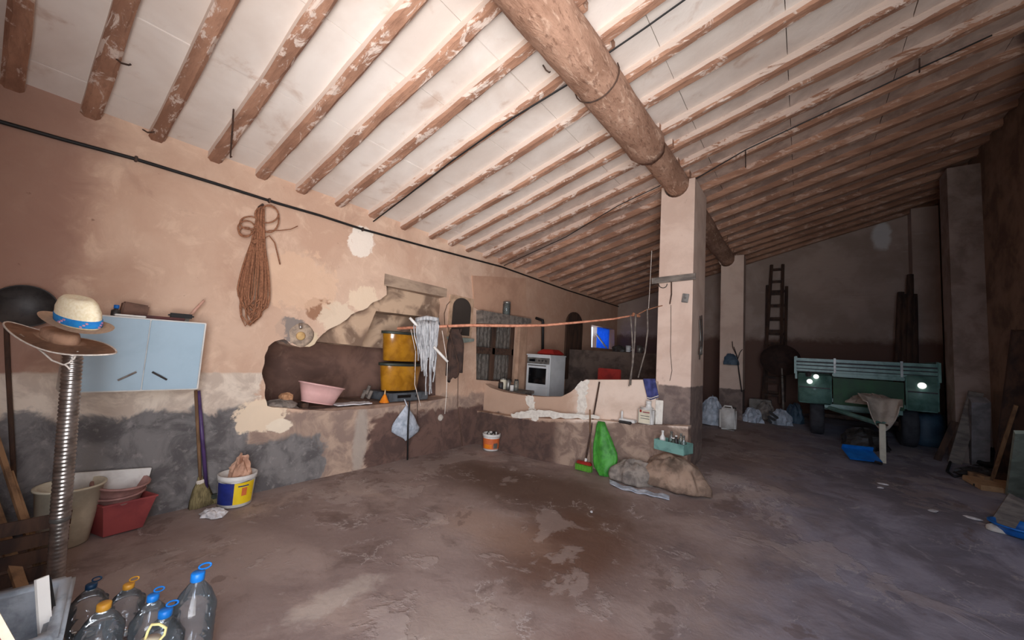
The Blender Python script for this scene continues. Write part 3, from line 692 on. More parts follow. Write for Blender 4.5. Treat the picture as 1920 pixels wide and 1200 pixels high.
obj('body', latheb([(.024, 0), (.026, .004), (.026, .04), (.012, .05), (.012, .055)], ctop(214, .2), 16), M_dark, can, True)
obj('cap', latheb([(.015, .055), (.015, .08), (.012, .082)], ctop(214, .2), 16), M_blue, can, True)
kn = thing('wooden_spatula', 'pale wooden handle sticking up from the tools on the cabinet', 'tool', ctop(352, .12))
a_ = ctop(350, .12) + V((0, 0, .03)); b_ = at(383, 563, 0, XW + .12)
obj('handle', tubeb([a_, a_ * .4 + b_ * .6, b_], [.009, .012, .010], 10), mat('pale_handle', (214, 170, 150), (196, 150, 130), 12, .6, .1), kn, True)
obj('blade', rbox(a_ + V((0, -.03, -.012)), (.004, .09, .04), .001), M_tin, kn)

# rope coil
rp = at(488, 398, 0, XW + .05)
rope = thing('rope_coil', 'long coil of brown rope hanging from a nail on the peach wall', 'rope', rp)
top_ = at(488, 392, 0, XW + .05); bot_ = at(467, 612, 0, XW + .05)
for i in range(22):
    off = random.uniform(-1, 1); dx = random.uniform(.0, .06); ln = random.uniform(.82, 1.0); side = random.uniform(.015, .125); sk = random.uniform(-.02, .02)
    tp = top_ + V((dx * .4, random.uniform(-.025, .025), 0)); bt = top_ + (bot_ - top_) * ln + V((dx, off * .04, 0)); pts = []
    def lat(s_): return side * math.sin(math.pi * .5 * min(1, s_ / .86)) ** 1.6 * (1 if s_ < .86 else math.cos((s_ - .86) / .14 * math.pi / 2) ** .6)
    for sgn, seq in ((-1, [k / 14 for k in range(15)]), (1, [1 - k / 14 for k in range(1, 15)])):
        for s_ in seq: pts.append(tp.lerp(bt, s_) + V((.012 * sgn, sgn * lat(s_) + sk * s_, 0)))
    obj('rope_loop', tubeb(pts, .0075, 6), M_rope, rope, True)
for cxp, cyp, rx, ry in ((462, 428, 16, 14), (468, 418, 18, 12), (460, 435, 12, 9), (505, 410, 18, 26), (500, 402, 22, 16)):
    pts = [at(cxp + rx * math.cos(t), cyp + ry * math.sin(t), 0, XW + .07 + .01 * math.sin(t)) for t in [i * 2 * math.pi / 18 for i in range(19)]]
    obj('rope_loop', tubeb(pts, .007, 6), M_rope, rope, True)
obj('rope_tail', tubeb([at(x, y, 0, XW + .06) for x, y in ((492, 448), (505, 442), (515, 455), (520, 475), (525, 496))], .006, 6), M_rope, rope, True)
obj('rope_tail', tubeb([at(x, y, 0, XW + .06) for x, y in ((488, 440), (505, 432), (525, 432), (545, 430), (558, 424))], .005, 6), M_rope, rope, True)
obj('binding', tubeb([at(x, y, 0, XW + .085) for x, y in ((474, 455), (483, 450), (494, 452))], .02, 8), M_rope, rope, True)
obj('nail', tubeb([V((XW - .05, rp.y, rp.z + .05)), V((XW + .09, rp.y, rp.z + .07))], .012, 8), M_iron, rope)
# spout and plaster boss beside the hearth
sp = thing('wall_tap', 'small steel tap stub set in a rough plaster boss above the pink basin', 'tap', at(562, 615, 0, XW))
obj('boss', latheb([(.13, -.02), (.125, .008), (.09, .02), (.0, .024)], at(566, 628, 0, XW), 20, 1, 1, RY(90), lambda t, z: 1 + .12 * noise.noise(V((math.cos(t) * 2, math.sin(t) * 2, 0)))), mat('boss_plaster', (186, 164, 142), (140, 124, 110), 14, .9, .4), sp, True)
obj('spout', tubeb([at(563, 610, 0, XW + .01), at(563, 608, 0, XW + .07), at(564, 616, 0, XW + .09)], .014, 10), M_steel, sp, True)
obj('plug', latheb([(.045, 0), (.045, .02), (.03, .028)], at(563, 630, 0, XW + .018), 18, 1, 1, RY(90)), mat('ochre_plug', (206, 170, 116), (184, 146, 96), 12, .8, .2), sp, True)

# brooms on the wall
def broom_on_wall(px0, py0, px1, py1, m, name, label, head):
    b0 = fl(px1, py1); t0 = at(px0, py0, 0, XW + .06)
    th = thing(name, label, 'broom', b0)
    d = (t0 - b0).normalized()
    obj('handle', tubeb([b0 + d * .20, t0], .0125, 10), m, th, True)
    return th, b0, d
br, b0, d = broom_on_wall(367, 732, 378, 948, M_wood, 'straw_broom', 'straw broom with a wooden stick leaning under the wall cabinet', True)
obj('bristles', latheb([(.085, 0), (.075, .06), (.05, .16), (.022, .22), (.015, .26)], b0, 20, .55, 1.05, V((0, 0, 1)).rotation_difference(d).to_matrix(), lambda t, z: 1 + .1 * math.sin(t * 9)), M_bristle, br, True)
obj('binding', latheb([(.027, .19), (.03, .2), (.03, .225), (.022, .23)], b0, 16, .6, 1.0, V((0, 0, 1)).rotation_difference(d).to_matrix()), M_cord, br, True)
b1 = fl(390, 946); t1 = at(372, 733, 0, XW + .05)
sq = thing('broomstick', 'purple broomstick standing beside the straw broom', 'broom', b1)
obj('handle', tubeb([b1 + (t1 - b1) * .12, t1], .015, 10), M_purple, sq, True)
obj('brush_head', rbox(b1 + V((0, .03, .06)), (.04, .12, .04), .01), M_dkgreen, sq)
bm = bm_()
for k in range(9): box(bm, b1 + V((0, -.02 + k * .0125, .02)), (.036, .010, .04))
obj('bristles', bm, M_bristle, sq)

# paint bucket with blue/yellow label
def bucket(name, label, base, r0, r1, h, m, rimm):
    th = thing(name, label, 'bucket', base)
    obj('body', vessel(base, r0, r1, h, .005, 36, lip=.0), m, th, True)
    obj('rim', latheb([(r1 + .001, h - .045), (r1 + .008, h - .043), (r1 + .008, h), (r1 - .002, h), (r1 - .004, h - .03)], base, 36), rimm, th, True)
    return th
def label_band(th, base, r0, r1, h, za, zb, t0, t1, m, name='label', extra=.0025):
    n = 16; bm = bm_(); A = []; B = []
    def rr(z): return r0 + (r1 - r0) * z / h + extra
    for k in range(n + 1):
        t = t0 + (t1 - t0) * k / n
        A.append(bm.verts.new(V(base) + V((math.cos(t) * rr(za), math.sin(t) * rr(za), za)))); B.append(bm.verts.new(V(base) + V((math.cos(t) * rr(zb), math.sin(t) * rr(zb), zb))))
    for k in range(n): bm.faces.new((A[k], A[k + 1], B[k + 1], B[k]))
    return obj(name, bm, m, th, True)
bb = at(441, 930, 0, XW + .17); bb.z = 0
bk = bucket('paint_bucket', 'white paint bucket with a blue and yellow label under the wall', bb, .128, .142, .27, M_white, M_white)
fa = math.atan2(-bb.y, -bb.x)                       # angle that faces the viewer
label_band(bk, bb, .128, .142, .27, .03, .215, fa - 1.25, fa - .1, M_labelb)
label_band(bk, bb, .128, .142, .27, .03, .215, fa - .1, fa + 1.15, M_yellow)
label_band(bk, bb, .128, .142, .27, .10, .17, fa + .32, fa + .62, M_terr, 'label_picture', .004)
label_band(bk, bb, .128, .142, .27, .18, .19, fa + .1, fa + .7, M_labelb, 'label_line', .004)
obj('handle', tubeb([bb + V((math.cos(t) * .15 * math.cos(fa + 1.57) - 0, math.cos(t) * .15 * math.sin(fa + 1.57), .25 + .02 * 0)) + V((math.cos(fa) * .14 * math.sin(t), math.sin(fa) * .14 * math.sin(t), -.12 * math.sin(t) * .3)) for t in [i * math.pi / 12 for i in range(13)]], .003, 6), M_tin, bk)
tag(obj('paper_sack', heap(bb + V((.01, .015, .10)), .112, .10, .29, 3, .42, 20, 24, 12, 2.6), M_paper), 'crumpled brown paper sack stuffed in the paint bucket', 'sack')
tag(obj('cleaning_rag', heap(fl(400, 965), .105, .075, .045, 5, .45, 15, 22, 8), M_cloth), 'white crumpled rag lying on the floor before the straw broom', 'rag')

# pots
pb = fl(140, 1012)
tag(obj('plant_pot', vessel(pb + V((.02, -.06, 0)), .125, .165, .40, .007, 36, lip=.012), M_cream, None, True), 'tall cream plastic pot behind the flue duct', 'pot')
rp_ = fl(238, 985)
tag(obj('planter_trough', (lambda b: b)(vessel(rp_ + V((.03, -.07, 0)), .165, .225, .24, .008, 4, 1.0, .82, RZ(45 + 12), .012)), M_redpot), 'red square plastic planter holding two round basins', 'planter')
tag(obj('washing_basin', vessel(rp_ + V((.03, -.07, .15)), .115, .155, .13, .006, 36, 1.05, .9, RX(3), .012), M_pinkgrey, None, True), 'faded pink round basin nested inside the red planter', 'basin')
tag(obj('washing_basin', vessel(rp_ + V((.028, -.08, .225)), .12, .172, .13, .006, 36, 1.05, .9, RX(-4) @ RY(3), .012), M_pinkgrey, None, True), 'topmost faded pink basin stacked above the red planter', 'basin')
a_ = at(180, 935, 0, XW + .06)
tag(obj('white_board', rbox(at(205, 920, 0, XW + .06), (.02, .42, .30), .003, RX(-6)), M_white), 'white board propped against the wall behind the round basins', 'board')
# dark stone-coloured cloth heap at the wall (grey hump in the plaster)
tag(obj('cement_bag', heap(V((XW + .09, -.12, 0)), .08, .22, .55, 9, .22, 0), mat('dark_sack', (84, 74, 70), (60, 52, 50), 5, .95, .4)), 'dark bag slumped at the wall behind the cream pot', 'bag')
# planks leaning in the corner
for (a, b, wd, lab) in (((-10, 815), (78, 1085), .026, 'long thin brown lath leaning in the corner by the flue duct'), ((18, 885), (88, 1085), .026, 'shorter brown lath leaning nearest the flue duct'), ((-40, 870), (45, 1115), .05, 'broad brown plank leaning at the picture edge corner')):
    A = dp(*a, 2.4); B = fl(*b)
    d = (A - B); L_ = d.length; rot = V((0, 0, 1)).rotation_difference(d).to_matrix()
    tag(obj('leaning_plank', boxb((A + B) / 2, (.022, wd, L_), rot @ RZ(30), .003), M_wood), lab, 'plank')
for (px, py, dd, s_, lab) in ((25, 1050, 2.3, (.3, .3, .34), 'dark wooden crate in the corner behind the concrete tub'),):
    c0 = fl(10, 1085)
    th = thing('wooden_crate', lab, 'crate', c0)
    for k in range(4): obj('slat', boxb(c0 + V((.16, 0, .05 + k * .095)), (.015, .42, .075), None, .003), M_dkwood, th)
    for k in range(4): obj('slat', boxb(c0 + V((0, .2, .05 + k * .095)), (.30, .015, .075), None, .003), M_dkwood, th)
    for sx_ in (-1, 1): obj('post', boxb(c0 + V((.14 * sx_, .19, .2)), (.03, .03, .4)), M_dkwood, th)
# concrete tub near the viewer, bottom-left
tb = dp(45, 1130, 1.50)
ftz = tb.z
TC = V((-2.46, -.02, 0))
tub = thing('concrete_tub', 'blue-grey concrete wash tub standing at the very edge near the bottles', 'tub', TC)
def tubpoly(w_, h_): return [(-w_ / 2, -h_ / 2), (w_ / 2, -h_ / 2), (w_ / 2, h_ / 2), (-w_ / 2, h_ / 2)]
TH = .37
bm = bm_(); RT = RZ(-8); outer = tubpoly(.52, .62); inner = tubpoly(.40, .50); rings = []
for poly, z in ((tubpoly(.46, .56), 0), (outer, TH - .05), (outer, TH), (inner, TH), (tubpoly(.36, .46), .12)):
    rings.append([bm.verts.new(TC + RT @ V((x, y, z))) for x, y in poly])
for A, B in zip(rings, rings[1:]):
    for k in range(4): bm.faces.new((A[k], A[(k + 1) % 4], B[(k + 1) % 4], B[k]))
bm.faces.new(rings[0][::-1]); bm.faces.new(rings[-1])
bmesh.ops.bevel(bm, geom=bm.edges[:], offset=.014, segments=2, affect='EDGES')
obj('basin_shell', bm, M_concrete, tub, True)
a_ = dp(78, 1083, 1.5); b_ = dp(92, 1290, 1.45)
ab = (a_ - b_); rot = V((0, 0, 1)).rotation_difference(ab).to_matrix()
tag(obj('wooden_stake', boxb((a_ + b_) / 2, (.016, .034, ab.length), rot @ RZ(20)), M_white), 'white painted stake standing in the concrete tub', 'stake')
a_ = dp(86, 1086, 1.56); b_ = dp(118, 1290, 1.5); ab = (a_ - b_); rot = V((0, 0, 1)).rotation_difference(ab).to_matrix()
tag(obj('iron_bar', boxb((a_ + b_) / 2, (.012, .028, ab.length), rot), M_black), 'black iron bar standing beside the white stake in the tub', 'bar')
a_ = dp(-12, 1150, 1.2); b_ = dp(30, 1225, 1.2); ab = a_ - b_; rot = V((0, 0, 1)).rotation_difference(ab).to_matrix()
lb_ = thing('lath_offcut', 'cream lath with a red edge at the bottom left corner', 'lath', b_)
obj('lath', boxb((a_ + b_) / 2, (.02, .02, ab.length * 2.6), rot), M_cream, lb_); obj('painted_edge', boxb((a_ + b_) / 2 + V((0, -.012, -.006)), (.02, .006, ab.length * 2.6), rot), M_red, lb_)

# water bottles
def big_bottle(base, r, h, capm, label, handle=True, ribsn=5, tilt=0, grp='empty water bottles beside the tub', bodym=None, cname='carrier_handle'):
    th = thing('water_bottle', label, 'bottle', base, grp)
    R_ = RX(tilt)
    prof = [(r * .55, .0), (r * .92, .008), (r, .03)]
    hb = h * .52
    for k in range(ribsn * 2 + 1): prof.append((r * (1 - (.035 if k % 2 else 0)), .05 + (hb - .05) * k / (ribsn * 2)))
    prof += [(r * .985, hb + .03), (r * .9, hb + h * .12), (r * .68, hb + h * .24), (r * .38, hb + h * .33), (r * .24, hb + h * .37), (r * .24, h * .93), (0, h * .93)]
    obj('body', latheb(prof, base, 32, 1, 1, R_), bodym or M_pet, th, True)
    cp = obj('cap', latheb([(r * .29, h * .89), (r * .31, h * .895), (r * .31, h * .975), (r * .27, h * .985), (0, h * .985)], base, 24, 1, 1, R_), capm, th, True)
    if handle:
        c0 = V(base) + R_ @ V((0, 0, h * .985)); pts = []
        fx = rt * .8 + V((0, 0, .0))
        for t in [i * math.pi * 2 / 16 for i in range(17)]:
            pts.append(c0 + rt * (r * .32 * math.cos(t) + r * .32) + V((0, 0, r * .14 * math.sin(t) + r * .22 + (math.cos(t) + 1) * r * .10)))
        obj(cname, tubeb(pts, r * .045, 6), capm, th, True)
    return th
M_capdk = mat('dark_blue_cap', (24, 62, 92), (18, 48, 76), 8, .45, .03)
M_capor = mat('ochre_cap', (216, 160, 60), (194, 136, 44), 8, .45, .03)
def bt(px, py, d, r, capm, label, handle=True):
    p = dp(px, py, d); big_bottle(V((p.x, p.y, 0)), r, p.z / .985, capm, label, handle)
bt(372, 1072, 1.80, .088, M_blue, 'biggest clear ribbed bottle with a blue cap standing apart from the tub')
bt(242, 1094, 1.92, .072, M_capor, 'clear bottle with an ochre cap at the back of the bottle group')
bt(172, 1094, 1.90, .070, M_capdk, 'clear bottle with a dark blue cap nearest the flue duct')
bt(288, 1114, 1.78, .072, M_blue, 'clear bottle with a blue cap behind the cream-handled jug')
bt(196, 1130, 1.70, .080, M_capor, 'clear squat bottle with a wide ochre lid beside the tub', False)
bt(311, 1142, 1.66, .078, M_blue, 'front clear bottle with a blue cap between jug and biggest bottle')
jb = dp(282, 1192, 1.52); jb.z = 0
jug = thing('jug', 'clear jug with a cream looped handle at the front of the bottles', 'jug', jb, None)
obj('body', latheb([(.05, 0), (.072, .01), (.075, .15), (.06, .21), (.028, .25), (.026, .275), (0, .275)], jb, 28), M_pet, jug, True)
obj('lid', latheb([(.032, .262), (.033, .266), (.033, .285), (0, .287)], jb, 20), M_cream, jug, True)
obj('handle', tubeb([jb + V((0, 0, .285)) + rt * x + V((0, 0, z)) for x, z in ((-.02, -.01), (-.012, .03), (.0, .055), (.03, .058), (.058, .045), (.055, .02), (.035, -.005), (.03, -.04))], .005, 8), mat('cream_handle', (226, 214, 150), (206, 192, 128), 12, .5, .05), jug, True)

# ================================================================== HEARTH
bz = .755
def hp(px, py, X=XW - .2): p = at(px, py, 0, X); return p
p = hp(597, 742, XW - .16)
bs = thing('washing_basin', 'pink plastic basin tipped on the hearth ledge', 'basin', (p.x, p.y, bz))
obj('bowl', vessel((p.x, p.y, bz + .05), .185, .255, .20, .006, 40, .62, 1.0, RX(-11), .014), M_pink, bs, True)
obj('foot_ring', latheb([(.185, .0), (.18, -.012), (.165, -.012), (.165, .0)], (p.x, p.y, bz + .05), 32, .62, 1, RX(-11)), M_pink, bs, True)
tag(obj('wood_block', boxb((p.x, p.y - .16, bz + .03), (.12, .07, .05), None, .004), M_dkwood), 'small dark wood block propping up the pink basin', 'block')
p = hp(523, 752); tag(obj('cement_scraps', heap((p.x + .04, p.y, bz), .13, .17, .10, 12, .3), M_sackg), 'grey folded sack lying in the hearth corner', 'sack')
p = hp(533, 736); tag(obj('bread_bag', heap((p.x - .02, p.y + .03, bz + .085), .08, .07, .075, 14, .3), mat('tan_paper', (196, 150, 112), (170, 124, 90), 8, .9, .3)), 'small tan paper bag on the grey folded sack', 'bag')
p = hp(660, 764, XW - .1); tag(obj('newspaper', sheet(lambda u, v, p=p: (p.x - .09 + u * .17, p.y - .22 + v * .44, bz + .016 + .010 * noise.noise(V((u * 3, v * 4, 1)))), 8, 14, .012), M_cloth), 'pale folded newspaper on the hearth ledge beside the pink basin', 'paper')
p = hp(720, 757, XW - .1)
fn = thing('funnel', 'small orange plastic funnel upside down on the hearth ledge', 'funnel', (p.x, p.y, bz))
obj('cone', latheb([(.062, 0), (.064, .006), (.058, .012), (.016, .10), (.012, .105)], (p.x, p.y, bz), 24), M_orange, fn, True)
obj('spout', latheb([(.011, .10), (.006, .165), (.004, .166)], (p.x, p.y, bz), 16), mat('pale_spout', (226, 190, 140), (210, 170, 120), 10, .5, .03), fn, True)
# amber tubs
pc = at(752, 700, 0, XW - .3)
zb0 = at(752, 735, 0, XW - .1).z + .02
for i, (zb_, hh, r0, r1, lab) in enumerate(((zb0, .36, .28, .325, 'lower amber plastic tub of the stacked pair in the hearth'), (zb0 + .395, .39, .29, .325, 'upper amber plastic tub of the stacked pair in the hearth'))):
    c0 = V((XW - .19, pc.y - .09, zb_))
    th = thing('storage_tub', lab, 'tub', c0, 'amber tubs in the hearth')
    obj('body', latheb([(r0 * .95, 0), (r0, .006), (r1, hh - .02), (r1, hh), (r1 - .01, hh), (r0 - .01, .02), (0, .02)], c0, 40, .52, 1.0), M_amber, th, True)
    obj('rim', latheb([(r1 + .002, hh - .03), (r1 + .02, hh - .028), (r1 + .022, hh + .006), (r1 - .02, hh + .01), (r1 - .02, hh - .0)], c0, 40, .52, 1.0), M_dkgreen, th, True)
# machine under the tubs
p = at(765, 752, 0, XW - .06)
mc = thing('radio_cassette', 'dark box-shaped radio under the amber tubs on the hearth', 'radio', (XW - .3, p.y, bz))
obj('case', rbox((XW - .34, p.y + .05, bz + .055), (.5, .66, .11), .01), mat('grey_blue_plastic', (96, 100, 104), (74, 78, 82), 9, .5, .05), mc)
obj('slot', rbox((XW - .085, p.y - .05, bz + .065), (.012, .22, .04), .003), M_glassdk, mc)
obj('knob', latheb([(.018, 0), (.018, .02), (.014, .022)], (XW - .09, p.y + .16, bz + .06), 14, 1, 1, RY(90)), M_dark, mc)
p = at(683, 745, 0, XW - .4)
for i, (dx, dy, dz_) in enumerate(((0, 0, 0), (.07, .05, 0), (-.03, .09, 0), (.03, .04, .06))):
    tag(obj('firewood_stub', tubeb([V((XW - .45 + dx, p.y + dy, bz + .02 + dz_)), V((XW - .42 + dx, p.y + dy + .02, bz + .13 + dz_))], .022, 8, .1), M_grwood), ['leftmost firewood stub in the hearth', 'front firewood stub beside the amber tubs', 'rear firewood stub against the hearth back', 'firewood stub lying on top of the others'][i], 'firewood')
# cane rail from the hearth to the near pillar
rail_px = [(745, 616), (800, 613), (880, 610), (960, 611), (1020, 610), (1090, 604), (1150, 598), (1195, 590)]
d0 = depth_of(at(745, 616, 0, XW + .20)); d1 = depth_of(at(1233, 580, 1, 5.02))
def rail(px, py):
    t = (px - 745) / (1233 - 745); return dp(px, py, 1 / ((1 - t) / d0 + t / d1))
cane = thing('cane_rail', 'long reddish cane rail hung across the kitchen front', 'rail', rail(745, 616))
obj('cane', tubeb([rail(*q) for q in rail_px], [.018] * 4 + [.016, .014, .012, .010], 8, .06), M_copper, cane, True)
obj('rope_end', tubeb([rail(*q) for q in [(1195, 590), (1210, 582), (1233, 575), (1256, 570)]], .007, 6), M_rope, cane, True)
obj('knot', tubeb([rail(1186, 590) + V((0, 0, .02)), rail(1192, 592), rail(1200, 590) + V((0, 0, -.02))], .018, 8), M_rope, cane, True)
for i, (q0, lab) in enumerate((([(1184, 592), (1187, 630), (1188, 670), (1184, 722)], 'bare twig tied to the cane rail nearest the stove'), ([(1194, 590), (1192, 640), (1189, 680), (1181, 724)], 'bare twig hanging from the rope knot before the window'), ([(1216, 580), (1217, 620), (1212, 660), (1199, 708)], 'knotty twig hanging nearest the near pillar'))):
    tag(obj('hanging_twig', tubeb([rail(*q) + V((0, -.03 - .01 * i, 0)) for q in q0], [.010, .010, .009, .008], 6, .15), M_grwood, None, True), lab, 'twig')
tag(obj('hanging_string', tubeb([at(x, y, 1, 4.98) for x, y in ((1222, 470), (1219, 530), (1216, 580))], .003, 5), M_cord), 'thin string rising from the rope beside the near pillar', 'string')
# mop strands over the rail
mp_c = rail(800, 600)
mop = thing('string_mop', 'grey cotton string mop draped over the cane rail', 'mop', mp_c)
for i in range(58):
    px = random.uniform(778, 824); ln = random.uniform(40, 150) * (1 - .45 * abs(px - 802) / 26); px1 = px + (802 - px) * .35 + random.uniform(-3, 3)
    off = V((random.uniform(.012, .055), random.uniform(-.05, -.01), 0))
    pts = [rail(px + 1, 607) + V((-.02, .03, -.01)), rail(px, 601 + random.uniform(-2, 2)) + off * .3, rail(px, 612) + off]
    for t in (.3, .6, .85, 1): pts.append(rail(px + (px1 - px) * t + random.uniform(-1.5, 1.5), 612 + ln * t) + off)
    obj('yarn_strand', tubeb(pts, random.uniform(.007, .011), 5), M_mop, mop, True)
obj('yarn_collar', tubeb([rail(780, 600), rail(800, 596), rail(822, 600)], .03, 10), M_mop, mop, True)
for i, (q, lab) in enumerate(((((768, 597), (782, 612)), 'white mop clamp end poking above the cane rail'), (((812, 650), (838, 678)), 'white plastic handle stub hooked in the mop strands'))):
    A, B = rail(*q[0]) + V((.08, -.06, 0)), rail(*q[1]) + V((.08, -.06, 0))
    obj(['clamp', 'handle_stub'][i], tubeb([A, (A + B) / 2, B], [.016, .018, .015], 10), M_white, mop, True)
for i, q in enumerate((((782, 620), (776, 680), (782, 740), (782, 790)), ((828, 620), (838, 680), (836, 740), (833, 775)), ((838, 610), (858, 680), (857, 760), (866, 835)), ((770, 618), (779, 660), (777, 720), (788, 760)))):
    tag(obj('twine', tubeb([rail(*p_) + V((.03, -.02, 0)) for p_ in q], .0045, 5), M_cord if i % 2 else M_dkwood, None, True), ['thin dark cord hanging behind the mop to the bag', 'pale cord hanging at the stove side of the mop', 'long dark cord falling from the rail to the floor', 'pale cord looped left of the mop strands'][i], 'cord')
# hanging plastic bag, stick, knob, coat
bgp = rail(765, 760) + V((.1, -.05, 0))
def bagf(t, z): return 1
bgtop = at(765, 758, 0, XW + .10)
hb_ = thing('plastic_bag', 'pale translucent plastic bag hanging below the hearth ledge', 'bag', at(765, 822, 0, XW + .10))
bm = bm_(); rings = []
zt_ = at(765, 762, 0, XW + .10).z; zb_ = at(765, 824, 0, XW + .10).z; cy = bgtop.y
for j in range(9):
    v = j / 8; wdt = [.02, .06, .11, .16, .20, .225, .20, .12, .02][j]; z = zt_ + (zb_ - zt_) * v
    rings.append([bm.verts.new((XW + .09 + math.sin(t) * wdt * .32 * (1 + .3 * noise.noise(V((t, v * 4, 2)))), cy + math.cos(t) * wdt * (1 + .25 * noise.noise(V((math.cos(t) * 2, math.sin(t) * 2, v * 3)))), z - .02 * math.cos(t))) for t in [k * 2 * math.pi / 20 for k in range(20)]])
for A, B in zip(rings, rings[1:]):
    for k in range(20): bm.faces.new((A[k], A[(k + 1) % 20], B[(k + 1) % 20], B[k]))
bm.faces.new(rings[0]); bm.faces.new(rings[-1][::-1])
obj('bag_body', bm, M_bag, hb_, True)
obj('bag_handle', tubeb([V((XW + .09, cy, zt_)), V((XW + .07, cy - .01, zt_ + .04)), V((XW + .02, cy, zt_ + .08))], .008, 6), M_bag, hb_)
tag(obj('black_stick', tubeb([at(768, 752, 0, XW + .22), at(765, 800, 0, XW + .24), fl(764, 862)], .011, 8), M_black), 'thin black stick standing before the hanging plastic bag', 'stick')
o = latheb([(.045, -.01), (.05, .0), (.045, .014), (.025, .022), (0, .024)], at(826, 783, 0, XW + .005), 20, 1, 1, RY(90)); obj('knob', o, M_stone, wl, True)
def coat(u, v):
    b = rail(834 + u * 26 + v * 2, 616) + V((.0, .10, 0)); L_ = .66 * (1 - .25 * abs(u - .4) + .22 * noise.noise(V((u * 5, 3, 1)))) ; b = b + V((0, (u - .5) * -.10 * (1 - min(1, v * 3)), 0)); return b + V((.03 * math.sin(u * 9) - .05, .02 * math.cos(u * 7), -v * L_))
tag(obj('hanging_jacket', sheet(coat, 14, 12, .05), mat('dark_brown_cloth', (66, 48, 40), (44, 33, 29), 9, .95, .4), None, True), 'dark brown jacket hanging behind the cane rail beside the mop', 'jacket')
# green bottle
p = at(888, 748, 1, YK - .06); gz = .76
gb = thing('glass_bottle', 'small green glass bottle on the bench corner', 'bottle', (p.x, YK - .08, p.z))
obj('body', latheb([(.035, 0), (.04, .006), (.04, .11), (.016, .155), (.014, .185), (0, .186)], (p.x, YK - .08, p.z), 20), M_glgreen, gb, True)
obj('cap', latheb([(.017, .17), (.017, .2), (0, .202)], (p.x, YK - .08, p.z), 16), M_dark, gb, True)

# mirror with shelf
ma, mb = yz(846, 556), yz(880, 628)
mi = thing('wall_mirror', 'arched mirror in a pale frame with a little shelf by the hearth', 'mirror', (XW, (ma[0] + mb[0]) / 2, mb[1]))
def archpoly(y0, y1, z0, z1, n=12):
    c = (y0 + y1) / 2; r = (y1 - y0) / 2; rzv = min(r * .8, (z1 - z0) * .45)
    return [(y0, z0), (y1, z0)] + [(c + r * math.cos(t), z1 - rzv + rzv * math.sin(t)) for t in [i * math.pi / n for i in range(n + 1)]]
mapW = lambda u, v, w_: V((XW + w_, u, v))
obj('frame', prismb([(ma[0] - .03, mb[1] - .05), (mb[0] + .03, mb[1] - .05), (mb[0] + .03, ma[1] + .03), (ma[0] - .03, ma[1] + .03)], 0, .02, mapW), mat('pale_frame', (196, 164, 136), (168, 138, 112), 9, .8, .2), mi)
obj('glass', prismb(archpoly(ma[0] + .03, mb[0] - .03, mb[1] - .02, ma[1] + .01), .02, .028, mapW), M_mirror, mi)
obj('shelf', prismb([(mb[0] + .03, mb[1] - .06), (mb[0] + .02, mb[1] - .10), ((ma[0] + mb[0]) / 2, mb[1] - .14), (ma[0] - .02, mb[1] - .10), (ma[0] - .03, mb[1] - .06)], 0, .09, mapW), mat('greyish_green_dish', (150, 160, 150), (126, 136, 128), 8, .5, .05), mi)
tag(obj('curved_wire', tubeb([at(x, y, 0, XW + .012) for x, y in ((834, 612), (833, 588), (838, 572), (848, 560))], .005, 6), M_dkwood), 'dark wire curving up the wall to the mirror', 'wire')
# peach board and shelf above cupboard
pbd = [yz(*q) for q in [(884, 517), (985, 522), (985, 594), (920, 586), (906, 582), (896, 580), (888, 576)]]
tag(obj('plaster_panel', prismb(pbd, -.01, .018, mapW), mat('brown_peach_plaster', (196, 156, 130), (178, 138, 114), 2.5, .92, .3)), 'raised peach plaster panel above the glazed cupboard', 'panel')
sh = [yz(*q) for q in [(893, 582), (985, 598), (985, 606), (960, 610), (893, 606)]]
tag(obj('shelf_board', prismb(sh, -.02, .14, mapW), M_grwood), 'grey warped shelf board above the glazed cupboard', 'shelf')
p = at(949, 592, 0, XW + .07)
jr = thing('glass_jar', 'tall glass jar on the warped shelf board', 'jar', p)
obj('body', latheb([(.06, 0), (.07, .006), (.07, .20), (.06, .21), (.055, .22), (.05, .22), (.058, .02), (0, .02)], p, 24), M_glass, jr, True)
obj('lid', latheb([(.062, .215), (.066, .22), (.066, .25), (0, .252)], p, 24), M_tin, jr, True)
# glazed cupboard with lace curtains
(cy0, cz1), (cy1, _) = cupb[0], cupb[1]; cz0 = cupb[3][1] - .02
cz0 = .95; cz1 = 2.03
cu = thing('glazed_cupboard', 'wall cupboard with four lace-curtained panes beside the stove', 'cupboard', (XW, (cy0 + cy1) / 2, cz0))
ym = cy0 + (cy1 - cy0) * .48; zm = (cz0 + cz1) / 2 + .02
for a, b in ((cy0, cy0 + .05), (ym - .035, ym + .035), (cy1 - .05, cy1)): obj('stile', boxb((XW - .06, (a + b) / 2, (cz0 + cz1) / 2), (.06, b - a, cz1 - cz0)), M_dkwood, cu)
for z in (cz0 + .03, zm, cz1 - .03): obj('rail', boxb((XW - .055, (cy0 + cy1) / 2, z), (.05, cy1 - cy0, .11 if z == zm else .06)), M_iron, cu)
for a, b in ((cy0 + .05, ym - .035), (ym + .035, cy1 - .05)):
    for c_, d_ in ((cz0 + .05, zm - .05), (zm + .05, cz1 - .05)):
        pn = obj('pane', boxb((XW - .075, (a + b) / 2, (c_ + d_) / 2), (.004, b - a, d_ - c_)), mat('cupboard_glass', (120, 116, 110), (110, 106, 100), 3, .08, 0, alpha=.08), cu)
        obj('lace_curtain', sheet(lambda u, v, a=a, b=b, c_=c_, d_=d_: (XW - .105 + .012 * math.sin(u * 26), a + .01 + (b - a - .02) * u, c_ + (d_ - c_) * v), 22, 4, .004), M_lace, pn, True)
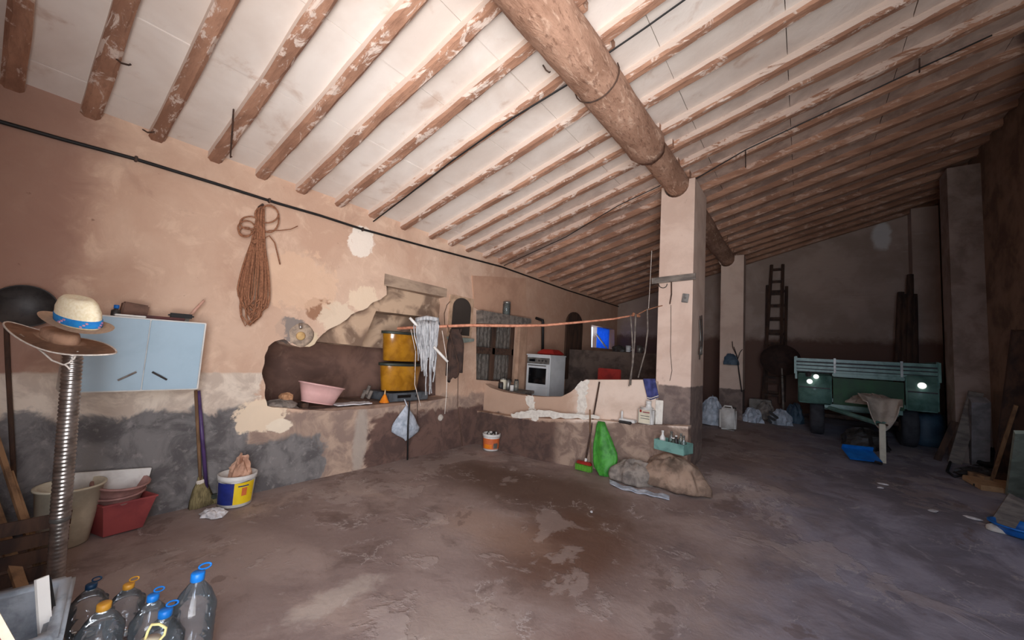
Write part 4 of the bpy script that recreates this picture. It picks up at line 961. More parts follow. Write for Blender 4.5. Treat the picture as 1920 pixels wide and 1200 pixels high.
tag(obj('door_post', boxb((XW + .03, cy1 + .13, 1.45), (.1, .22, 1.3), None, .01), mat('peach_post', (196, 160, 134), (174, 138, 114), 3, .9, .3)), 'peach plastered post between the glazed cupboard and the stove', 'post')
# jars on the kitchen counter
ct_ = thing('kitchen_counter', 'low kitchen counter below the glazed cupboard', 'counter', (-3.9, 5.5, 0))
obj('top', rbox((-4.02, 5.52, .83), (.42, .56, .05), .006), M_grwood, ct_); obj('base', boxb((-4.03, 5.52, .40), (.36, .5, .8)), M_niche, ct_)
jl = ['dark jar leftmost on the kitchen counter', 'white label tin on the kitchen counter', 'grey tin beside the white label tin', 'short white cup in front of the tins', 'dark bottle at the stove end of the counter', 'squat glass at the cupboard foot']
for i, (px, h_, r_, m_) in enumerate(((925, .13, .045, M_dark), (941, .19, .055, M_cream), (953, .18, .045, M_tin), (960, .11, .035, M_white), (932, .16, .03, M_dkgreen), (968, .19, .04, M_glass))):
    p = at(px, 722, 1, 5.32 + .06 * (i % 3)); p.z = .857
    p.x = max(p.x, XW + .05)
    th = thing('kitchen_jar', jl[i], 'jar', p, 'jars on the kitchen counter')
    obj('body', latheb([(r_ * .95, 0), (r_, .004), (r_, h_ * .85), (r_ * .8, h_ * .9), (r_ * .8, h_ * .92)], p, 18), m_, th, True)
    obj('lid', latheb([(r_ * .86, h_ * .88), (r_ * .88, h_), (0, h_ * 1.01)], p, 18), [M_iron, M_tin, M_dark][i % 3], th, True)
# stove
sy = 5.85
sl, sr = at(987, 700, 1, sy).x, at(1031, 700, 1, sy).x; stz = at(1010, 667, 1, sy).z; sbz = .62
st = thing('gas_stove', 'white enamel gas stove with a black oven window in the kitchen', 'stove', ((sl + sr) / 2, sy + .27, sbz))
sw = sr - sl; smx = (sl + sr) / 2
obj('body', rbox((smx, sy + .27, (sbz + stz) / 2), (sw, .54, stz - sbz), .006), M_enamel, st)
obj('hob_top', rbox((smx, sy + .265, stz + .012), (sw + .02, .57, .024), .006), M_enamel, st)
cp_ = obj('control_panel', rbox((smx, sy - .008, stz - .09), (sw * .94, .02, .11), .003), M_tin, st)
obj('display', rbox((smx - sw * .25, sy - .02, stz - .085), (sw * .26, .006, .045), .002), M_glassdk, cp_)
for k in range(3): obj('knob', latheb([(.017, 0), (.016, .02), (.013, .022)], (smx + sw * (.06 + .14 * k), sy - .018, stz - .085), 16, 1, 1, RX(90)), M_dark, cp_)
od = obj('oven_door', rbox((smx, sy - .01, stz - .36), (sw * .94, .024, .40), .005), M_enamel, st)
obj('oven_window', rbox((smx, sy - .024, stz - .36), (sw * .74, .008, .28), .003), M_glassdk, od)
obj('door_handle', tubeb([V((smx - sw * .38, sy - .045, stz - .175)), V((smx + sw * .38, sy - .045, stz - .175))], .008, 8), M_steel, od)
obj('drawer', rbox((smx, sy - .008, stz - .64), (sw * .94, .02, .13), .004), M_enamel, st)
struct(obj('floor_kitchen', boxb((-2.9, 6.4, .33), (2.9, 2.55, .6)), M_niche))
p = V((smx + .08, sy + .27, stz + .026))
tag(obj('red_tray', latheb([(.20, 0), (.26, .02), (.22, .06), (.15, .10), (0, .105)], p, 4, 1.0, .9, RZ(45)), M_red), 'red enamel cover lying on the stove top', 'cover')
pp = at(1018, 652, 0, XW + .16); pq = at(1018, 604, 0, XW + .16)
tag(obj('stove_pipe', tubeb([pp + V((0, 0, -.1)), pq, pq + V((0, .0, .03)), V((XW, pq.y - .02, pq.z + .08))], .028, 10), M_black, None, True), 'black pipe rising behind the red cover into the wall', 'pipe')
# half wall behind the kitchen
YH = 7.7
hwx0, hwx1 = XW, at(1232, 660, 1, YH).x
hz = 1.66
struct(obj('wall_kitchen_back', boxb(((hwx0 + hwx1) / 2 + .25, YH + .08, hz / 2), (hwx1 - hwx0 + .55, .16, hz), None, .01), mat('sooty_low_wall', (112, 96, 86), (78, 66, 60), 4, .95, .4)))
for i, (px, r_, h_, m_, lab) in enumerate(((1178, .05, .13, M_enamel, 'white enamel mug on the sooty half wall'), (1199, .055, .14, M_tin, 'grey tin cup nearest the pillar on the sooty half wall'))):
    p = at(px, 655, 1, YH + .05); p.z = hz + .006
    th = thing('drinking_cup', lab, 'cup', p, 'cups on the half wall'); obj('body', vessel(p, r_ * .9, r_, h_, .004, 20, lip=.003), m_, th, True)
    obj('handle', tubeb([p + V((r_ * 1., 0, h_ * .75)), p + V((r_ * 1.6, 0, h_ * .65)), p + V((r_ * 1.6, 0, h_ * .35)), p + V((r_, 0, h_ * .25))], .006, 6), m_, th, True)
p = at(1160, 652, 1, YH + .05); tag(obj('dark_bundle', heap((p.x, YH + .05, hz), .16, .07, .13, 21, .3), M_dark), 'dark cloth bundle on the sooty half wall below the window', 'bundle')
hb0, hb1 = yz(1060, 652), yz(1076, 586)
tag(obj('headboard', prismb(archpoly(hb0[0] - .1, hb1[0] + .35, 1.0, hb1[1]), .03, .07, mapW), M_dkwood), 'tall arched brown wooden headboard leaning at the kitchen wall', 'headboard')
# red plastic chair behind the low wall
rc = thing('plastic_chair', 'red plastic chair just showing behind the kitchen low wall', 'chair', (-2.55, 5.9, .63))
obj('seat', rbox((-2.55, 5.9, 1.03), (.40, .40, .03), .01), M_red, rc)
obj('backrest', rbox((-2.55, 6.1, 1.22), (.40, .03, .24), .012), M_red, rc)
for sx_ in (-1, 1):
    for sy_ in (-1, 1): obj('leg', tubeb([(-2.55 + .17 * sx_, 5.9 + .17 * sy_, 1.03), (-2.55 + .20 * sx_, 5.9 + .20 * sy_, .63)], .016, 8), M_red, rc)

# ================================================================== IN FRONT OF THE KITCHEN WALL
ob = fl(920, 843)
bk2 = bucket('orange_bucket', 'white bucket with an orange printed label on the floor by the low wall', ob, .115, .13, .25, M_white, M_white)
fa = math.atan2(-ob.y, -ob.x)
label_band(bk2, ob, .115, .13, .25, .03, .185, fa - 1.5, fa + 1.5, M_terr)
label_band(bk2, ob, .115, .13, .25, .04, .10, fa - .9, fa + .1, M_orange, 'label_stripe', .004)
label_band(bk2, ob, .115, .13, .25, .04, .12, fa + .3, fa + .9, M_tin, 'label_picture', .004)
for i in range(9):
    t = i * .7; c0 = ob + V((math.cos(t) * .07, math.sin(t) * .07, .20))
    tag(obj('clothes_peg', boxb(c0 + V((0, 0, .03)), (.018, .014, .09), RZ(t * 50) @ RX(20 + i * 5)), [M_dark, M_white, M_dkgreen][i % 3]), 'small peg heaped in the orange printed bucket', 'peg', 'pegs in the orange bucket')
# green broom and stick
gb0 = fl(1095, 882); gt = at(1124, 716, 1, YK - .02)
gbm = thing('push_broom', 'green broom with a dark stick leaning on the kitchen low wall', 'broom', gb0)
dvec = (gt - gb0)
obj('handle', tubeb([gb0 + dvec * .09, gt], .011, 10), M_iron, gbm, True)
obj('socket', tubeb([gb0 + dvec * .05, gb0 + dvec * .13], .017, 10), M_white, gbm, True)
obj('brush_head', rbox(gb0 + V((0, 0, .09)), (.20, .05, .045), .01), M_red, gbm)
bm = bm_()
for k in range(12):
    x = -.095 + k * .0173; box(bm, gb0 + V((x * 1.08, -.012, .038)), (.015, .05, .075), RX(6))
obj('bristles', bm, M_greenl, gbm)
tag(obj('wooden_stick', tubeb([at(1106, 768, 1, YK - .17), fl(1108, 878)], .011, 8), M_wood), 'short wooden stick leaning beside the green broom', 'stick')
# green bag
gb_b = fl(1132, 893); gtop = at(1130, 795, 1, YK - .24)
bm = bm_(); rings = []
H_ = gtop.z - gb_b.z + .02; cxm = gb_b.x
edges = [(1124, 1146, 893), (1114, 1151, 884), (1112, 1156, 872), (1112, 1158, 860), (1112, 1158, 846), (1113, 1153, 832), (1115, 1148, 818), (1117, 1143, 806), (1118, 1138, 798), (1121, 1134, 793)]
for j, (l_, r__, py) in enumerate(edges):
    v = j / (len(edges) - 1); Yc = gb_b.y + .07 + (YK - .2 - gb_b.y - .07) * v; A_, B_ = at(l_, py, 1, Yc), at(r__, py, 1, Yc)
    cx_, hw = (A_.x + B_.x) / 2, (B_.x - A_.x) / 2
    zc = gb_b.z + (gtop.z - gb_b.z + .02) * v
    rings.append([bm.verts.new((cx_ + math.cos(t) * hw * (1 + .05 * noise.noise(V((math.cos(t) * 2, v * 5, 1)))), Yc + math.sin(t) * .08 * (1 - .6 * v) * (1 + .55 * noise.noise(V((t * 1.6, v * 4, 7))) + .25 * noise.noise(V((t * 5, v * 9, 2)))), zc)) for t in [k * 2 * math.pi / 40 for k in range(40)]])
for A, B in zip(rings, rings[1:]):
    for k in range(40): bm.faces.new((A[k], A[(k + 1) % 40], B[(k + 1) % 40], B[k]))
bm.faces.new(rings[0][::-1]); bm.faces.new(rings[-1])
tag(obj('green_sack', bm, M_green, None, True), 'bright green woven plastic sack standing against the low wall', 'sack')
# dusty sack pile
sp_ = fl(1250, 915)
tag(obj('burlap_sack', heap(fl(1262, 905) + V((.0, -.06, -.01)), .37, .23, .31, 31, .26, -15, 64, 22, 1.5, .07), M_sack, None, True), 'brown burlap sack heaped at the near pillar foot', 'sack')
tag(obj('burlap_sack', heap(fl(1190, 900) + V((0, -.02, -.01)), .24, .17, .23, 37, .28, 10, 60, 20, 1.7, .08), M_sackg, None, True), 'greyish sack slumped between the green sack and the burlap sack', 'sack')
def hem(u, v):
    p = fl(1143 + u * 112, 905 + 30 * u ** .7 + v * 7 - 4); return p + V((0, 0, .010 + .005 * math.sin(u * 23) + .010 * noise.noise(V((u * 6, v * 3, 0)))))
tag(obj('plastic_sheet', sheet(hem, 30, 3, .008), M_bag), 'grey-white plastic sheet edge on the floor before the sacks', 'sheet')
tag(obj('cement_crust', heap(fl(1290, 922), .16, .1, .05, 44, .5, 30), M_sack), 'flattened sack end spreading towards the open floor', 'sack end')
# teal crate with bottles
cr = at(1262, 846, 1, 4.55)
crate = thing('bottle_crate', 'teal plastic crate of empty bottles perched above the burlap sack', 'crate', cr)
Rc = RZ(-14)
def cpart(name, c, s_): obj(name, rbox(cr + Rc @ V(c), s_, .004, Rc), M_tealb, crate)
cpart('bottom', (0, 0, .006), (.34, .2, .012)); cpart('front_side', (0, -.1, .055), (.34, .01, .11)); cpart('back_side', (0, .1, .055), (.34, .01, .11)); cpart('end', (-.165, 0, .055), (.01, .2, .11)); cpart('end', (.165, 0, .055), (.01, .2, .11))
bl = ['white spray bottle leftmost in the teal crate', 'clear bottle second in the teal crate', 'dark bottle in the middle of the teal crate', 'clear bottle right of centre in the teal crate', 'dark bottle at the rear of the teal crate', 'clear bottle at the floor-side end of the teal crate']
for i, (x, y, h_, m_) in enumerate(((-.11, -.03, .19, M_white), (-.04, .03, .19, M_glass), (.02, -.04, .14, M_dkgreen), (.07, .03, .19, M_glass), (.0, .06, .15, M_dark), (.125, -.02, .18, M_glass))):
    p = cr + Rc @ V((x, y, .014)); th = thing('small_bottle', bl[i], 'bottle', p, 'bottles in the teal crate')
    obj('body', latheb([(.028, 0), (.03, .004), (.03, h_ * .6), (.012, h_ * .78), (.011, h_ * .95), (0, h_ * .95)], p, 16), m_, th, True)
    obj('cap', latheb([(.014, h_ * .92), (.014, h_), (0, h_ * 1.01)], p, 12), M_white if i % 2 == 0 else M_tin, th, True)
# things on the ledge
wj = at(1212, 797, 1, YK - .08); wj.z = .715
jg = thing('detergent_jug', 'white detergent jug with a red-marked label on the low wall ledge', 'jug', wj)
obj('body', rbox(wj + V((0, -.0, .11)), (.19, .12, .22), .025, RZ(-4), 3), M_white, jg, True)
obj('neck', latheb([(.045, .21), (.03, .25), (.03, .27), (0, .27)], wj + V((.02, 0, 0)), 18), M_white, jg, True)
obj('cap', latheb([(.034, .262), (.034, .30), (0, .302)], wj + V((.02, 0, 0)), 18), M_white, jg, True)
lab_ = obj('label', rbox(wj + V((-.01, -.062, .11)), (.14, .004, .16), .001, RZ(-4)), M_cream, jg)
obj('label_mark', rbox(wj + V((-.055, -.064, .175)), (.025, .004, .03), .001, RZ(-4)), M_red, lab_)
obj('label_line', rbox(wj + V((.012, -.066, .165)), (.085, .003, .012), .001, RZ(-4)), mat('faded_maroon_print', (150, 70, 74), (130, 60, 66), 20, .7, 0), lab_)
obj('label_line', rbox(wj + V((.0, -.066, .12)), (.11, .003, .008), .001, RZ(-4)), M_tin, lab_); obj('label_line', rbox(wj + V((.0, -.066, .09)), (.11, .003, .008), .001, RZ(-4)), M_tin, lab_)
tag(obj('white_sheet', rbox(wj + V((.13, .055, .16)), (.09, .012, .32), .004, RX(-4)), M_plas), 'white strip board upright between the detergent jug and the pillar', 'board')
p = at(1180, 792, 1, YK - .08); p.z = .705
tag(obj('soap_tray', rbox(p + V((-.02, 0, .03)), (.20, .1, .05), .008), M_white), 'white soap tray lying on the low wall ledge', 'tray')
tag(obj('scrub_brush', rbox(p + V((-.03, -.055, .016)), (.17, .05, .035), .01), M_dark), 'dark scrubbing brush in front of the soap tray', 'brush')
tag(obj('toothbrush_tube', latheb([(.014, 0), (.014, .13), (.008, .15), (0, .152)], p + V((-.085, -.035, 0)), 12), M_white, None, True), 'slim white tube upright at the end of the soap tray', 'tube')
# blue cloth draped on wall end
bcl = at(1222, 712, 1, YK - .03)
def bc(u, v):
    p = at(1206 + 22 * u + v * 6 * (1 - u * .1) + v * 2, 710 + v * (40 - 8 * abs(u - .3)) , 1, YK - .025 - .012 * math.sin(u * 9 + v * 2)); return p
blc = thing('blue_cloth', 'navy blue cloth draped over the low wall end beside the pillar', 'cloth', bcl)
obj('fabric', sheet(bc, 14, 10, .012), M_navy, blc, True)
obj('hem_stripe', tubeb([bc(u, .93) + V((0, -.012, 0)) for u in (0, .2, .4, .6, .8, 1)], .006, 6), M_cord, blc)
# pillar fittings
fy = 5.05
a_, b_ = xz(1222, 527, fy - .03), xz(1304, 518, fy - .03)
tag(obj('timber_strip', boxb(((a_[0] + b_[0]) / 2, fy - .02, (a_[1] + b_[1]) / 2), (b_[0] - a_[0], .03, .075), RY(-math.degrees(math.atan2(b_[1] - a_[1], b_[0] - a_[0]))), .004), M_grwood), 'grey timber strip nailed across the near pillar', 'strip')
c_ = at(1285, 559, 1, fy - .012)
sb = thing('junction_box', 'small grey junction box tilted on the near pillar', 'box', c_)
obj('cover', rbox(c_, (.075, .024, .11), .004, RY(8)), M_tin, sb); obj('screw', latheb([(.006, 0), (.004, .004)], c_ + V((0, -.012, 0)), 8, 1, 1, RX(90)), M_dark, sb)
tag(obj('pillar_hook', tubeb([at(x, y, 1, fy - .03) for x, y in ((1259, 528), (1259, 552), (1256, 570))], .008, 6), M_iron), 'iron hook holding the rope end below the timber strip', 'hook')
tag(obj('pillar_wire', tubeb([at(x, y, 1, fy - .006) for x, y in ((1258, 572), (1258, 620), (1257, 660), (1260, 695), (1256, 714))], .0035, 5), M_iron), 'thin wire running down the near pillar face', 'wire')
tag(obj('pillar_ring', tubeb([at(1243 + 8 * math.cos(t), 532 + 8 * math.sin(t), 1, fy - .01) for t in [i * math.pi / 8 for i in range(0, 9)]], .005, 6), M_dark), 'small dark wire loop under the timber strip', 'loop')
ch = at(1312, 650, 0, -1.06)
chain = thing('chain_bundle', 'bundle of chains and wires hanging on the side of the near pillar', 'chain', ch)
for i in range(6):
    yo = ch.y + random.uniform(-.12, .12); z1_ = ch.z + random.uniform(.25, .42); z0_ = ch.z - random.uniform(.05, .18)
    obj('wire_strand', tubeb([V((-1.055, yo, z1_)), V((-1.045, yo + .03, (z0_ + z1_) / 2)), V((-1.05, yo + random.uniform(-.05, .05), z0_))], .006, 6), [M_dark, M_tin, M_iron][i % 3], chain, True)
obj('shackle', tubeb([V((-1.04, ch.y + .05 * math.cos(t), ch.z - .05 + .05 * math.sin(t))) for t in [i * math.pi / 8 for i in range(17)]], .008, 6), M_tin, chain, True)

# ================================================================== FAR END
# pillar 2 twig and bag
p2y = 9.18
tw = thing('dry_branch', 'dry dark branch leaning on the farther pillar', 'branch', at(1388, 740, 1, p2y - .06))
obj('stem', tubeb([at(x, y, 1, p2y - .06) for x, y in ((1391, 735), (1386, 700), (1382, 668), (1376, 650))], [.012, .012, .010, .006], 6), M_dark, tw)
obj('side_twig', tubeb([at(x, y, 1, p2y - .06) for x, y in ((1383, 674), (1388, 660), (1392, 655))], .007, 6), M_dark, tw); obj('side_twig', tubeb([at(x, y, 1, p2y - .06) for x, y in ((1380, 664), (1374, 652), (1373, 640))], .007, 6), M_dark, tw)
tag(obj('hanging_bag', heap(at(1370, 684, 1, p2y - .07), .13, .05, .22, 51, .25), M_bluecan), 'small dull bag hanging on the farther pillar', 'bag')
jb = fl(1365, 806)
jc = thing('jerrycan', 'white plastic jerrycan standing before the farther pillar', 'jerrycan', jb)
jh = at(1365, 765, 1, jb.y).z - jb.z
obj('body', rbox(jb + V((0, 0, jh / 2)), (.27, .17, jh), .035, None, 3), M_white, jc, True)
obj('handle', tubeb([jb + V((-.08, 0, jh - .005)), jb + V((-.06, 0, jh + .035)), jb + V((.05, 0, jh + .035)), jb + V((.06, 0, jh - .005))], .014, 8), M_white, jc, True)
obj('cap', latheb([(.025, 0), (.025, .03), (0, .032)], jb + V((.1, 0, jh - .005)), 14), M_dark, jc, True)
tag(obj('white_sack', heap(fl(1334, 796) + V((0, .05, 0)), .20, .15, .50, 55, .25, 10), M_bag), 'pale sack slumped between the two pillars', 'sack')
for i, (px, py, rx, h_, m_, lab) in enumerate(((1410, 792, .16, .26, M_bag, 'white plastic bag with a blue fold nearest the farther pillar'), (1436, 786, .17, .33, M_sackg, 'grey plastic bag beneath the ladder foot'), (1464, 797, .20, .27, M_bag, 'white shopping bag with black print in front of the ladder'), (1489, 794, .13, .36, M_bluecan, 'bluish plastic bag beside the trailer wheel'))):
    tag(obj('plastic_bag', heap(fl(px, py) + V((0, .1, 0)), rx, .16, h_, 60 + i, .38, i * 20), m_), lab, 'bag', 'bags at the ladder foot')
bgx = fl(1459, 797) + V((0, -.06, 0))
for k, (dx, dz_, s_) in enumerate(((-.10, .12, .09), (-.07, .19, .12), (-.13, .06, .06))):
    tag(obj('black_cloth_strip', rbox(bgx + V((dx, -.02 - .01 * k, dz_)), (s_ * 1.6, .03, .05), .012, RY(25 + 12 * k)), M_black), ['black strap on the middle of the printed shopping bag', 'upper black strap on the printed shopping bag', 'lowest black strap on the printed shopping bag'][k], 'strap')
tag(obj('cardboard_box', rbox(at(1426, 764, 1, 10.1), (.40, .3, .36), .01), mat('grey_carton', (150, 142, 132), (122, 114, 106), 6, .9, .2)), 'greyish carton behind the plastic bags by the ladder', 'box')
# ladder
def ladder(label, feetL, feetR, topL, topR, n, Yb, Yt):
    A, B = at(*feetL, 1, Yb), at(*feetR, 1, Yb); C_, D_ = at(*topL, 1, Yt), at(*topR, 1, Yt)
    th = thing('wooden_ladder', label, 'ladder', A)
    for p_, q_ in ((A, C_), (B, D_)): obj('side_rail', tubeb([p_, (p_ + q_) / 2, q_], .035, 6), M_dkwood, th)
    for k in range(n):
        t = (k + .6) / n; obj('rung', boxb((A.lerp(C_, t) + B.lerp(D_, t)) / 2, ((A.lerp(C_, t) - B.lerp(D_, t)).length, .04, .05)), M_dkwood, th)
ladder('tall wooden ladder leaning on the far wall', (1430, 755), (1463, 757), (1447, 497), (1468, 496), 11, 10.2, 10.5)
ladder('second shorter wooden ladder behind the tall ladder', (1436, 752), (1470, 754), (1439, 535), (1475, 537), 8, 10.35, 10.52)
c_ = at(1463, 675, 1, 10.0)
tag(obj('round_sieve', latheb([(0, -.02), (.34, -.02), (.36, -.02), (.36, .05), (.345, .05), (.345, -.005), (0, -.005)], c_, 32, 1, .92, RX(90)), mat('dark_sieve', (62, 42, 34), (44, 30, 26), 10, .85, .2), None, True), 'large dark round sieve hanging on the ladders', 'sieve')
tag(obj('sieve_pole', tubeb([at(1466, 690, 1, 10.02), at(1469, 770, 1, 10.0)], .02, 8), M_grwood), 'grey pole standing below the round sieve', 'pole')
# timber poles at far wall
for i, (x0_, y0_, x1_, y1_, lab) in enumerate(((1689, 548, 1680, 690, 'leftmost tall timber pole against the far wall'), (1697, 552, 1693, 690, 'second timber pole against the far wall'), (1707, 515, 1704, 690, 'tallest timber pole against the far wall'), (1714, 552, 1716, 690, 'rightmost timber pole against the far wall'))):
    tag(obj('timber_pole', tubeb([at(x0_, y0_, 1, 10.3), at(x1_, y1_ + 60, 1, 10.1)], .05, 8), M_dkwood), lab, 'pole', 'poles at the far wall')
# trailer
TY = 8.6
def tz(px, py, Y=TY): p = at(px, py, 1, Y); return p
txl, txr = tz(1490, 680).x, tz(1763, 685).x
tr = thing('farm_trailer', 'green two-wheeled farm trailer with slatted front and round lamps', 'trailer', ((txl + txr) / 2, TY + .9, .42))
tcx = (txl + txr) / 2; tw_ = txr - txl; ztop = tz(1630, 676).z
for k, (za, h_) in enumerate(((ztop - .035, .05), (ztop - .105, .035), (ztop - .165, .045), (ztop - .22, .035))):
    obj('front_slat', rbox((tcx, TY, za), (tw_, .03, h_), .006), M_trailer, tr)
for px in (1491, 1565, 1690, 1761): obj('upright', boxb((tz(px, 690).x, TY - .022, ztop - .14), (.03, .02, .30)), M_tin if 1500 < px < 1750 else M_trailer, tr)
obj('backing_board', boxb((tcx, TY + .03, ztop - .13), (tw_ - .05, .015, .24)), M_dark, tr)
zb_ = tz(1600, 760).z
xp0, xp1 = tz(1562, 740).x, tz(1695, 740).x
obj('bed', boxb((tcx, TY + .95, zb_ + .05), (tw_ - .1, 1.85, .06)), M_trailer, tr)
for s_ in (-1, 1): obj('side_board', boxb((tcx + s_ * (tw_ / 2 - .02), TY + .95, ztop - .18), (.03, 1.85, .40)), M_trailer, tr)
obj('tail_board', boxb((tcx, TY + 1.86, ztop - .18), (tw_ - .02, .03, .40)), M_trailer, tr)
obj('front_panel', rbox(((xp0 + xp1) / 2, TY - .01, (tz(1630, 714).z + zb_) / 2), (xp1 - xp0, .025, tz(1630, 714).z - zb_ + .02), .004), M_panel, tr)
obj('dented_rail', rbox(((xp0 + xp1) / 2, TY - .02, tz(1630, 707).z), (xp1 - xp0 + .02, .05, .06), .012), M_trailer, tr)
for px0, px1, py0, py1, nm in ((1496, 1560, 699, 760, 'fender'), (1697, 1762, 703, 775, 'fender')):
    a_, b_ = tz(px0, py0), tz(px1, py1)
    f_ = obj(nm, rbox(((a_.x + b_.x) / 2, TY + .02, (a_.z + b_.z) / 2), (b_.x - a_.x, .12, a_.z - b_.z), .02, None, 3), M_trailer, tr, True)
    obj('crease', boxb(((a_.x + b_.x) / 2, TY - .045, (a_.z + b_.z) / 2 + .02), (b_.x - a_.x - .04, .012, .02)), M_dark, f_)
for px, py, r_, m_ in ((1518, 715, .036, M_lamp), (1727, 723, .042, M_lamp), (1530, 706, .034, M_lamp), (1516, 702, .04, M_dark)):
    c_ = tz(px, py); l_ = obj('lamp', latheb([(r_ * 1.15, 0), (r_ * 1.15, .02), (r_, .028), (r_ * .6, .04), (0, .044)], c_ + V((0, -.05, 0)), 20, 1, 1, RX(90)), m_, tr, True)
for px, pb_ in ((1533, 816), (1712, 841)):
    c_ = tz(px, pb_); r_ = .34
    wz = fz(c_.x, TY + .35) + r_ - .02
    M_tyre = mat('dusty_tyre', (66, 66, 70), (50, 50, 54), 9, .8, .2)
    wh = obj('wheel', latheb([(.10, -.09), (r_ * .82, -.10), (r_ * .97, -.085), (r_, -.05), (r_, .05), (r_ * .97, .085), (r_ * .82, .10), (.10, .09)], (c_.x, TY + .38, wz), 36, 1, 1, RY(90)), M_tyre, tr, True)
    obj('hub', latheb([(.10, -.105), (.12, -.09), (.12, .09), (.10, .105)], (c_.x, TY + .38, wz), 20, 1, 1, RY(90)), M_iron, wh, True)
obj('axle', tubeb([(tz(1533, 800).x, TY + .38, .74), (tz(1712, 800).x, TY + .38, .74)], .04, 8), M_iron, tr)
for z_ in (0, 1): obj('chassis_beam', boxb((tcx, TY + .05 + .3 * z_, zb_ - .05 - .05 * z_), (xp1 - xp0 + .1, .06, .07)), M_trailer, tr)
dtip = at(1653, 795, 1, 7.62)
for s_ in (-1, 1): obj('drawbar', tubeb([(tcx - .12 + s_ * .32, TY + .1, zb_ - .08), (dtip.x + s_ * .03, 7.62, dtip.z)], .035, 8), M_trailer, tr)
lf = fl(1652, 866)
obj('prop_leg', rbox(((lf.x + dtip.x) / 2, lf.y, (lf.z + dtip.z) / 2), (.065, .05, dtip.z - lf.z + .04), .006), M_cream, tr)
obj('tow_ring', tubeb([V((dtip.x + .05 * math.cos(t), 7.55 + .05 * math.sin(t), dtip.z)) for t in [i * math.pi / 8 for i in range(17)]], .012, 6), M_iron, tr)
def drape(u, v):
    px = 1608 + 85 * u + 10 * (1 - u) * v; top = 737 + 22 * (u if u < .4 else .4 + (u - .4) * .25) ; py = top + v * (14 + 48 * math.sin(min(1, max(0, (u - .12) / .8)) * math.pi) ** .7)
    return at(px, py, 1, 7.85 - .26 * v + .03 * math.sin(u * 14 + v * 3))
tag(obj('cream_sheet', sheet(drape, 26, 12, .012), mat('cream_canvas', (196, 184, 168), (168, 156, 142), 6, .9, .3), None, True), 'cream canvas sheet draped over the trailer drawbar', 'sheet')
tag(obj('folded_tarp', heap(at(1635, 754, 1, 8.2) + V((0, 0, -.04)), .26, .14, .16, 71, .35, 8), mat('tan_canvas', (176, 160, 144), (140, 126, 112), 7, .95, .4)), 'tan folded tarp resting against the dark green trailer panel', 'tarp')
dpn = fl(1616, 866)
dz_t = thing('dustpan', 'bright blue plastic dustpan on the floor by the trailer prop', 'dustpan', dpn)
Rd = RZ(20) @ RX(24)
obj('pan', rbox(dpn + V((0, .06, .085)), (.36, .26, .02), .006, Rd), M_blue, dz_t); obj('back_wall', rbox(dpn + V((-.03, .17, .15)), (.36, .02, .08), .006, Rd), M_blue, dz_t); obj('grip', tubeb([dpn + V((.1, .02, .03)), dpn + V((.19, -.06, .03))], .018, 8), M_dark, dz_t)
# barrel right of the trailer wheel
bq = fl(1741, 838); tag(obj('blue_barrel', latheb([(.20, 0), (.22, .02), (.23, .18), (.225, .2), (.235, .34), (.22, .50), (.18, .53), (0, .535)], bq + V((0, .22, 0)), 30), M_bluecan, None, True), 'dull blue plastic drum behind the trailer wheel by the buttress', 'drum')
tag(obj('engine_lump', heap(at(1620, 832, 1, 8.3) * 1 + V((0, 0, -.08)), .30, .2, .30, 77, .3), M_dark), 'dark machine part lying under the trailer drawbar', 'machine part')

# right side: planks, stick, boards
def plank(name, a, b, Ya, Yb, wd, th_, m_, label, cat='plank', onfloor=True):
    A = at(*a, 1, Ya); B = fl(*b) if onfloor else at(*b, 1, Yb)
    d = A - B; rot = V((0, 0, 1)).rotation_difference(d).to_matrix()
    return tag(obj(name, boxb((A + B) / 2, (wd, th_, d.length), rot, .004), m_), label, cat)
plank('leaning_plank', (1830, 735), (1790, 868), 7.85, 0, .13, .03, M_grwood, 'broad grey plank leaning on the door-side buttress')
plank('leaning_plank', (1790, 790), (1757, 862), 8.0, 0, .07, .03, M_dkwood, 'short dark plank leaning towards the blue drum')
plank('stone_post', (1836, 750), (1836, 872), 7.7, 0, .16, .12, mat('grey_block', (140, 136, 136), (112, 108, 108), 6, .9, .3), 'upright grey stone block beside the broad grey plank', 'post')
plank('walking_stick', (1905, 760), (1858, 905), 6.9, 0, .03, .03, M_wood, 'pale stick leaning on the door-side wall above the cardboard')
plank('dark_timber', (1925, 620), (1885, 905), 6.6, 0, .2, .05, M_dkwood, 'dark timber board leaning on the door-side wall')
plank('leaning_plank', (1910, 935), (1876, 990), 5.6, 0, .13, .025, M_grwood, 'short grey board leaning beside the white stone')
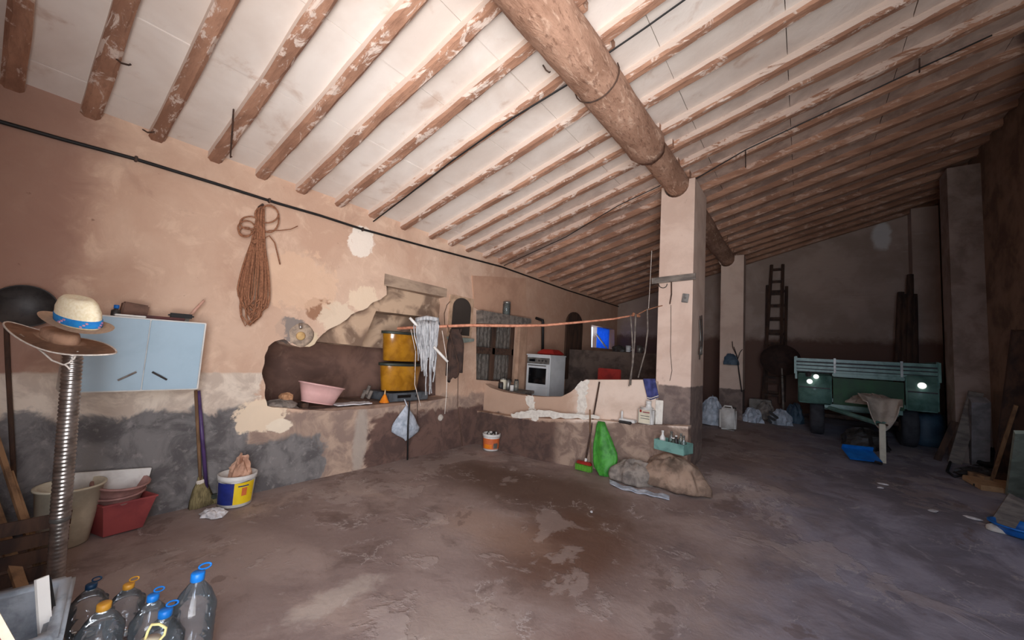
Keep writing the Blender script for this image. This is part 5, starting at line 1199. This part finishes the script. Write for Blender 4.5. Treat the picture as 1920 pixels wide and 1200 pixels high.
plank('green_board', (1928, 810), (1908, 930), 5.75, 0, .16, .03, mat('pale_green_paint', (150, 158, 142), (124, 132, 118), 6, .8, .2), 'pale green board standing at the picture edge by the doorway', 'board')
p = fl(1868, 918)
tag(obj('cardboard_sheet', rbox(p + V((.02, .08, .03)), (.40, .34, .06), .006, RZ(12) @ RX(5)), M_card), 'brown cardboard lying at the foot of the pale stick', 'cardboard')
tag(obj('wood_offcut', boxb(fl(1838, 905) + V((0, 0, .05)), (.07, .2, .1), RZ(30), .006), M_wood), 'tan wood offcut between the cardboard and the grey plank', 'offcut')
tag(obj('dark_cloth', heap(fl(1838, 893), .22, .12, .10, 81, .45, 20), M_dark), 'dark cloth bundle at the foot of the grey stone block', 'cloth')
tag(obj('dark_branches', heap(fl(1872, 880) + V((0, .1, 0)), .20, .14, .24, 83, .6, 0, 24, 10, 4), M_black), 'black tangled netting behind the cardboard sheet', 'netting')
tag(obj('white_stone', heap(fl(1876, 997), .085, .06, .06, 85, .15), M_stone, None, True), 'pale rounded stone on the floor at the picture edge', 'stone')
p = fl(1915, 1004)
tag(obj('blue_basin', vessel(p, .13, .17, .08, .006, 28, lip=.012), M_bluebox, None, True), 'bright blue plastic bowl at the picture edge beside the pale stone', 'bowl')
# hoses on the floor by the buttress
hz_ = [fl(x, y) + V((0, 0, .015)) for x, y in ((1782, 868), (1776, 886), (1790, 896), (1808, 893), (1822, 900), (1828, 912))]
tag(obj('rubber_hose', tubeb(hz_, .014, 8), M_black, None, True), 'black rubber hose curling on the floor by the leaning planks', 'hose')
# paper scraps on the floor
for i, (px, py, s_, lab) in enumerate(((1656, 908, .05, 'white scrap on the floor in front of the blue dustpan'), (1651, 915, .03, 'tiny white crumb beside the scrap before the dustpan'), (1749, 958, .05, 'white flake on the floor halfway to the pale stone'), (1036, 862, .035, 'white crumb at the foot of the kitchen low wall'), (1109, 960, .02, 'white crumb on the brown stain in the floor'), (1825, 972, .06, 'whitish flake near the pale stone'))):
    tag(obj('paper_scrap', heap(fl(px, py), s_, s_ * .6, .012, 90 + i, .4, i * 30, 10, 4), M_cloth), lab, 'scrap', 'scraps on the floor')
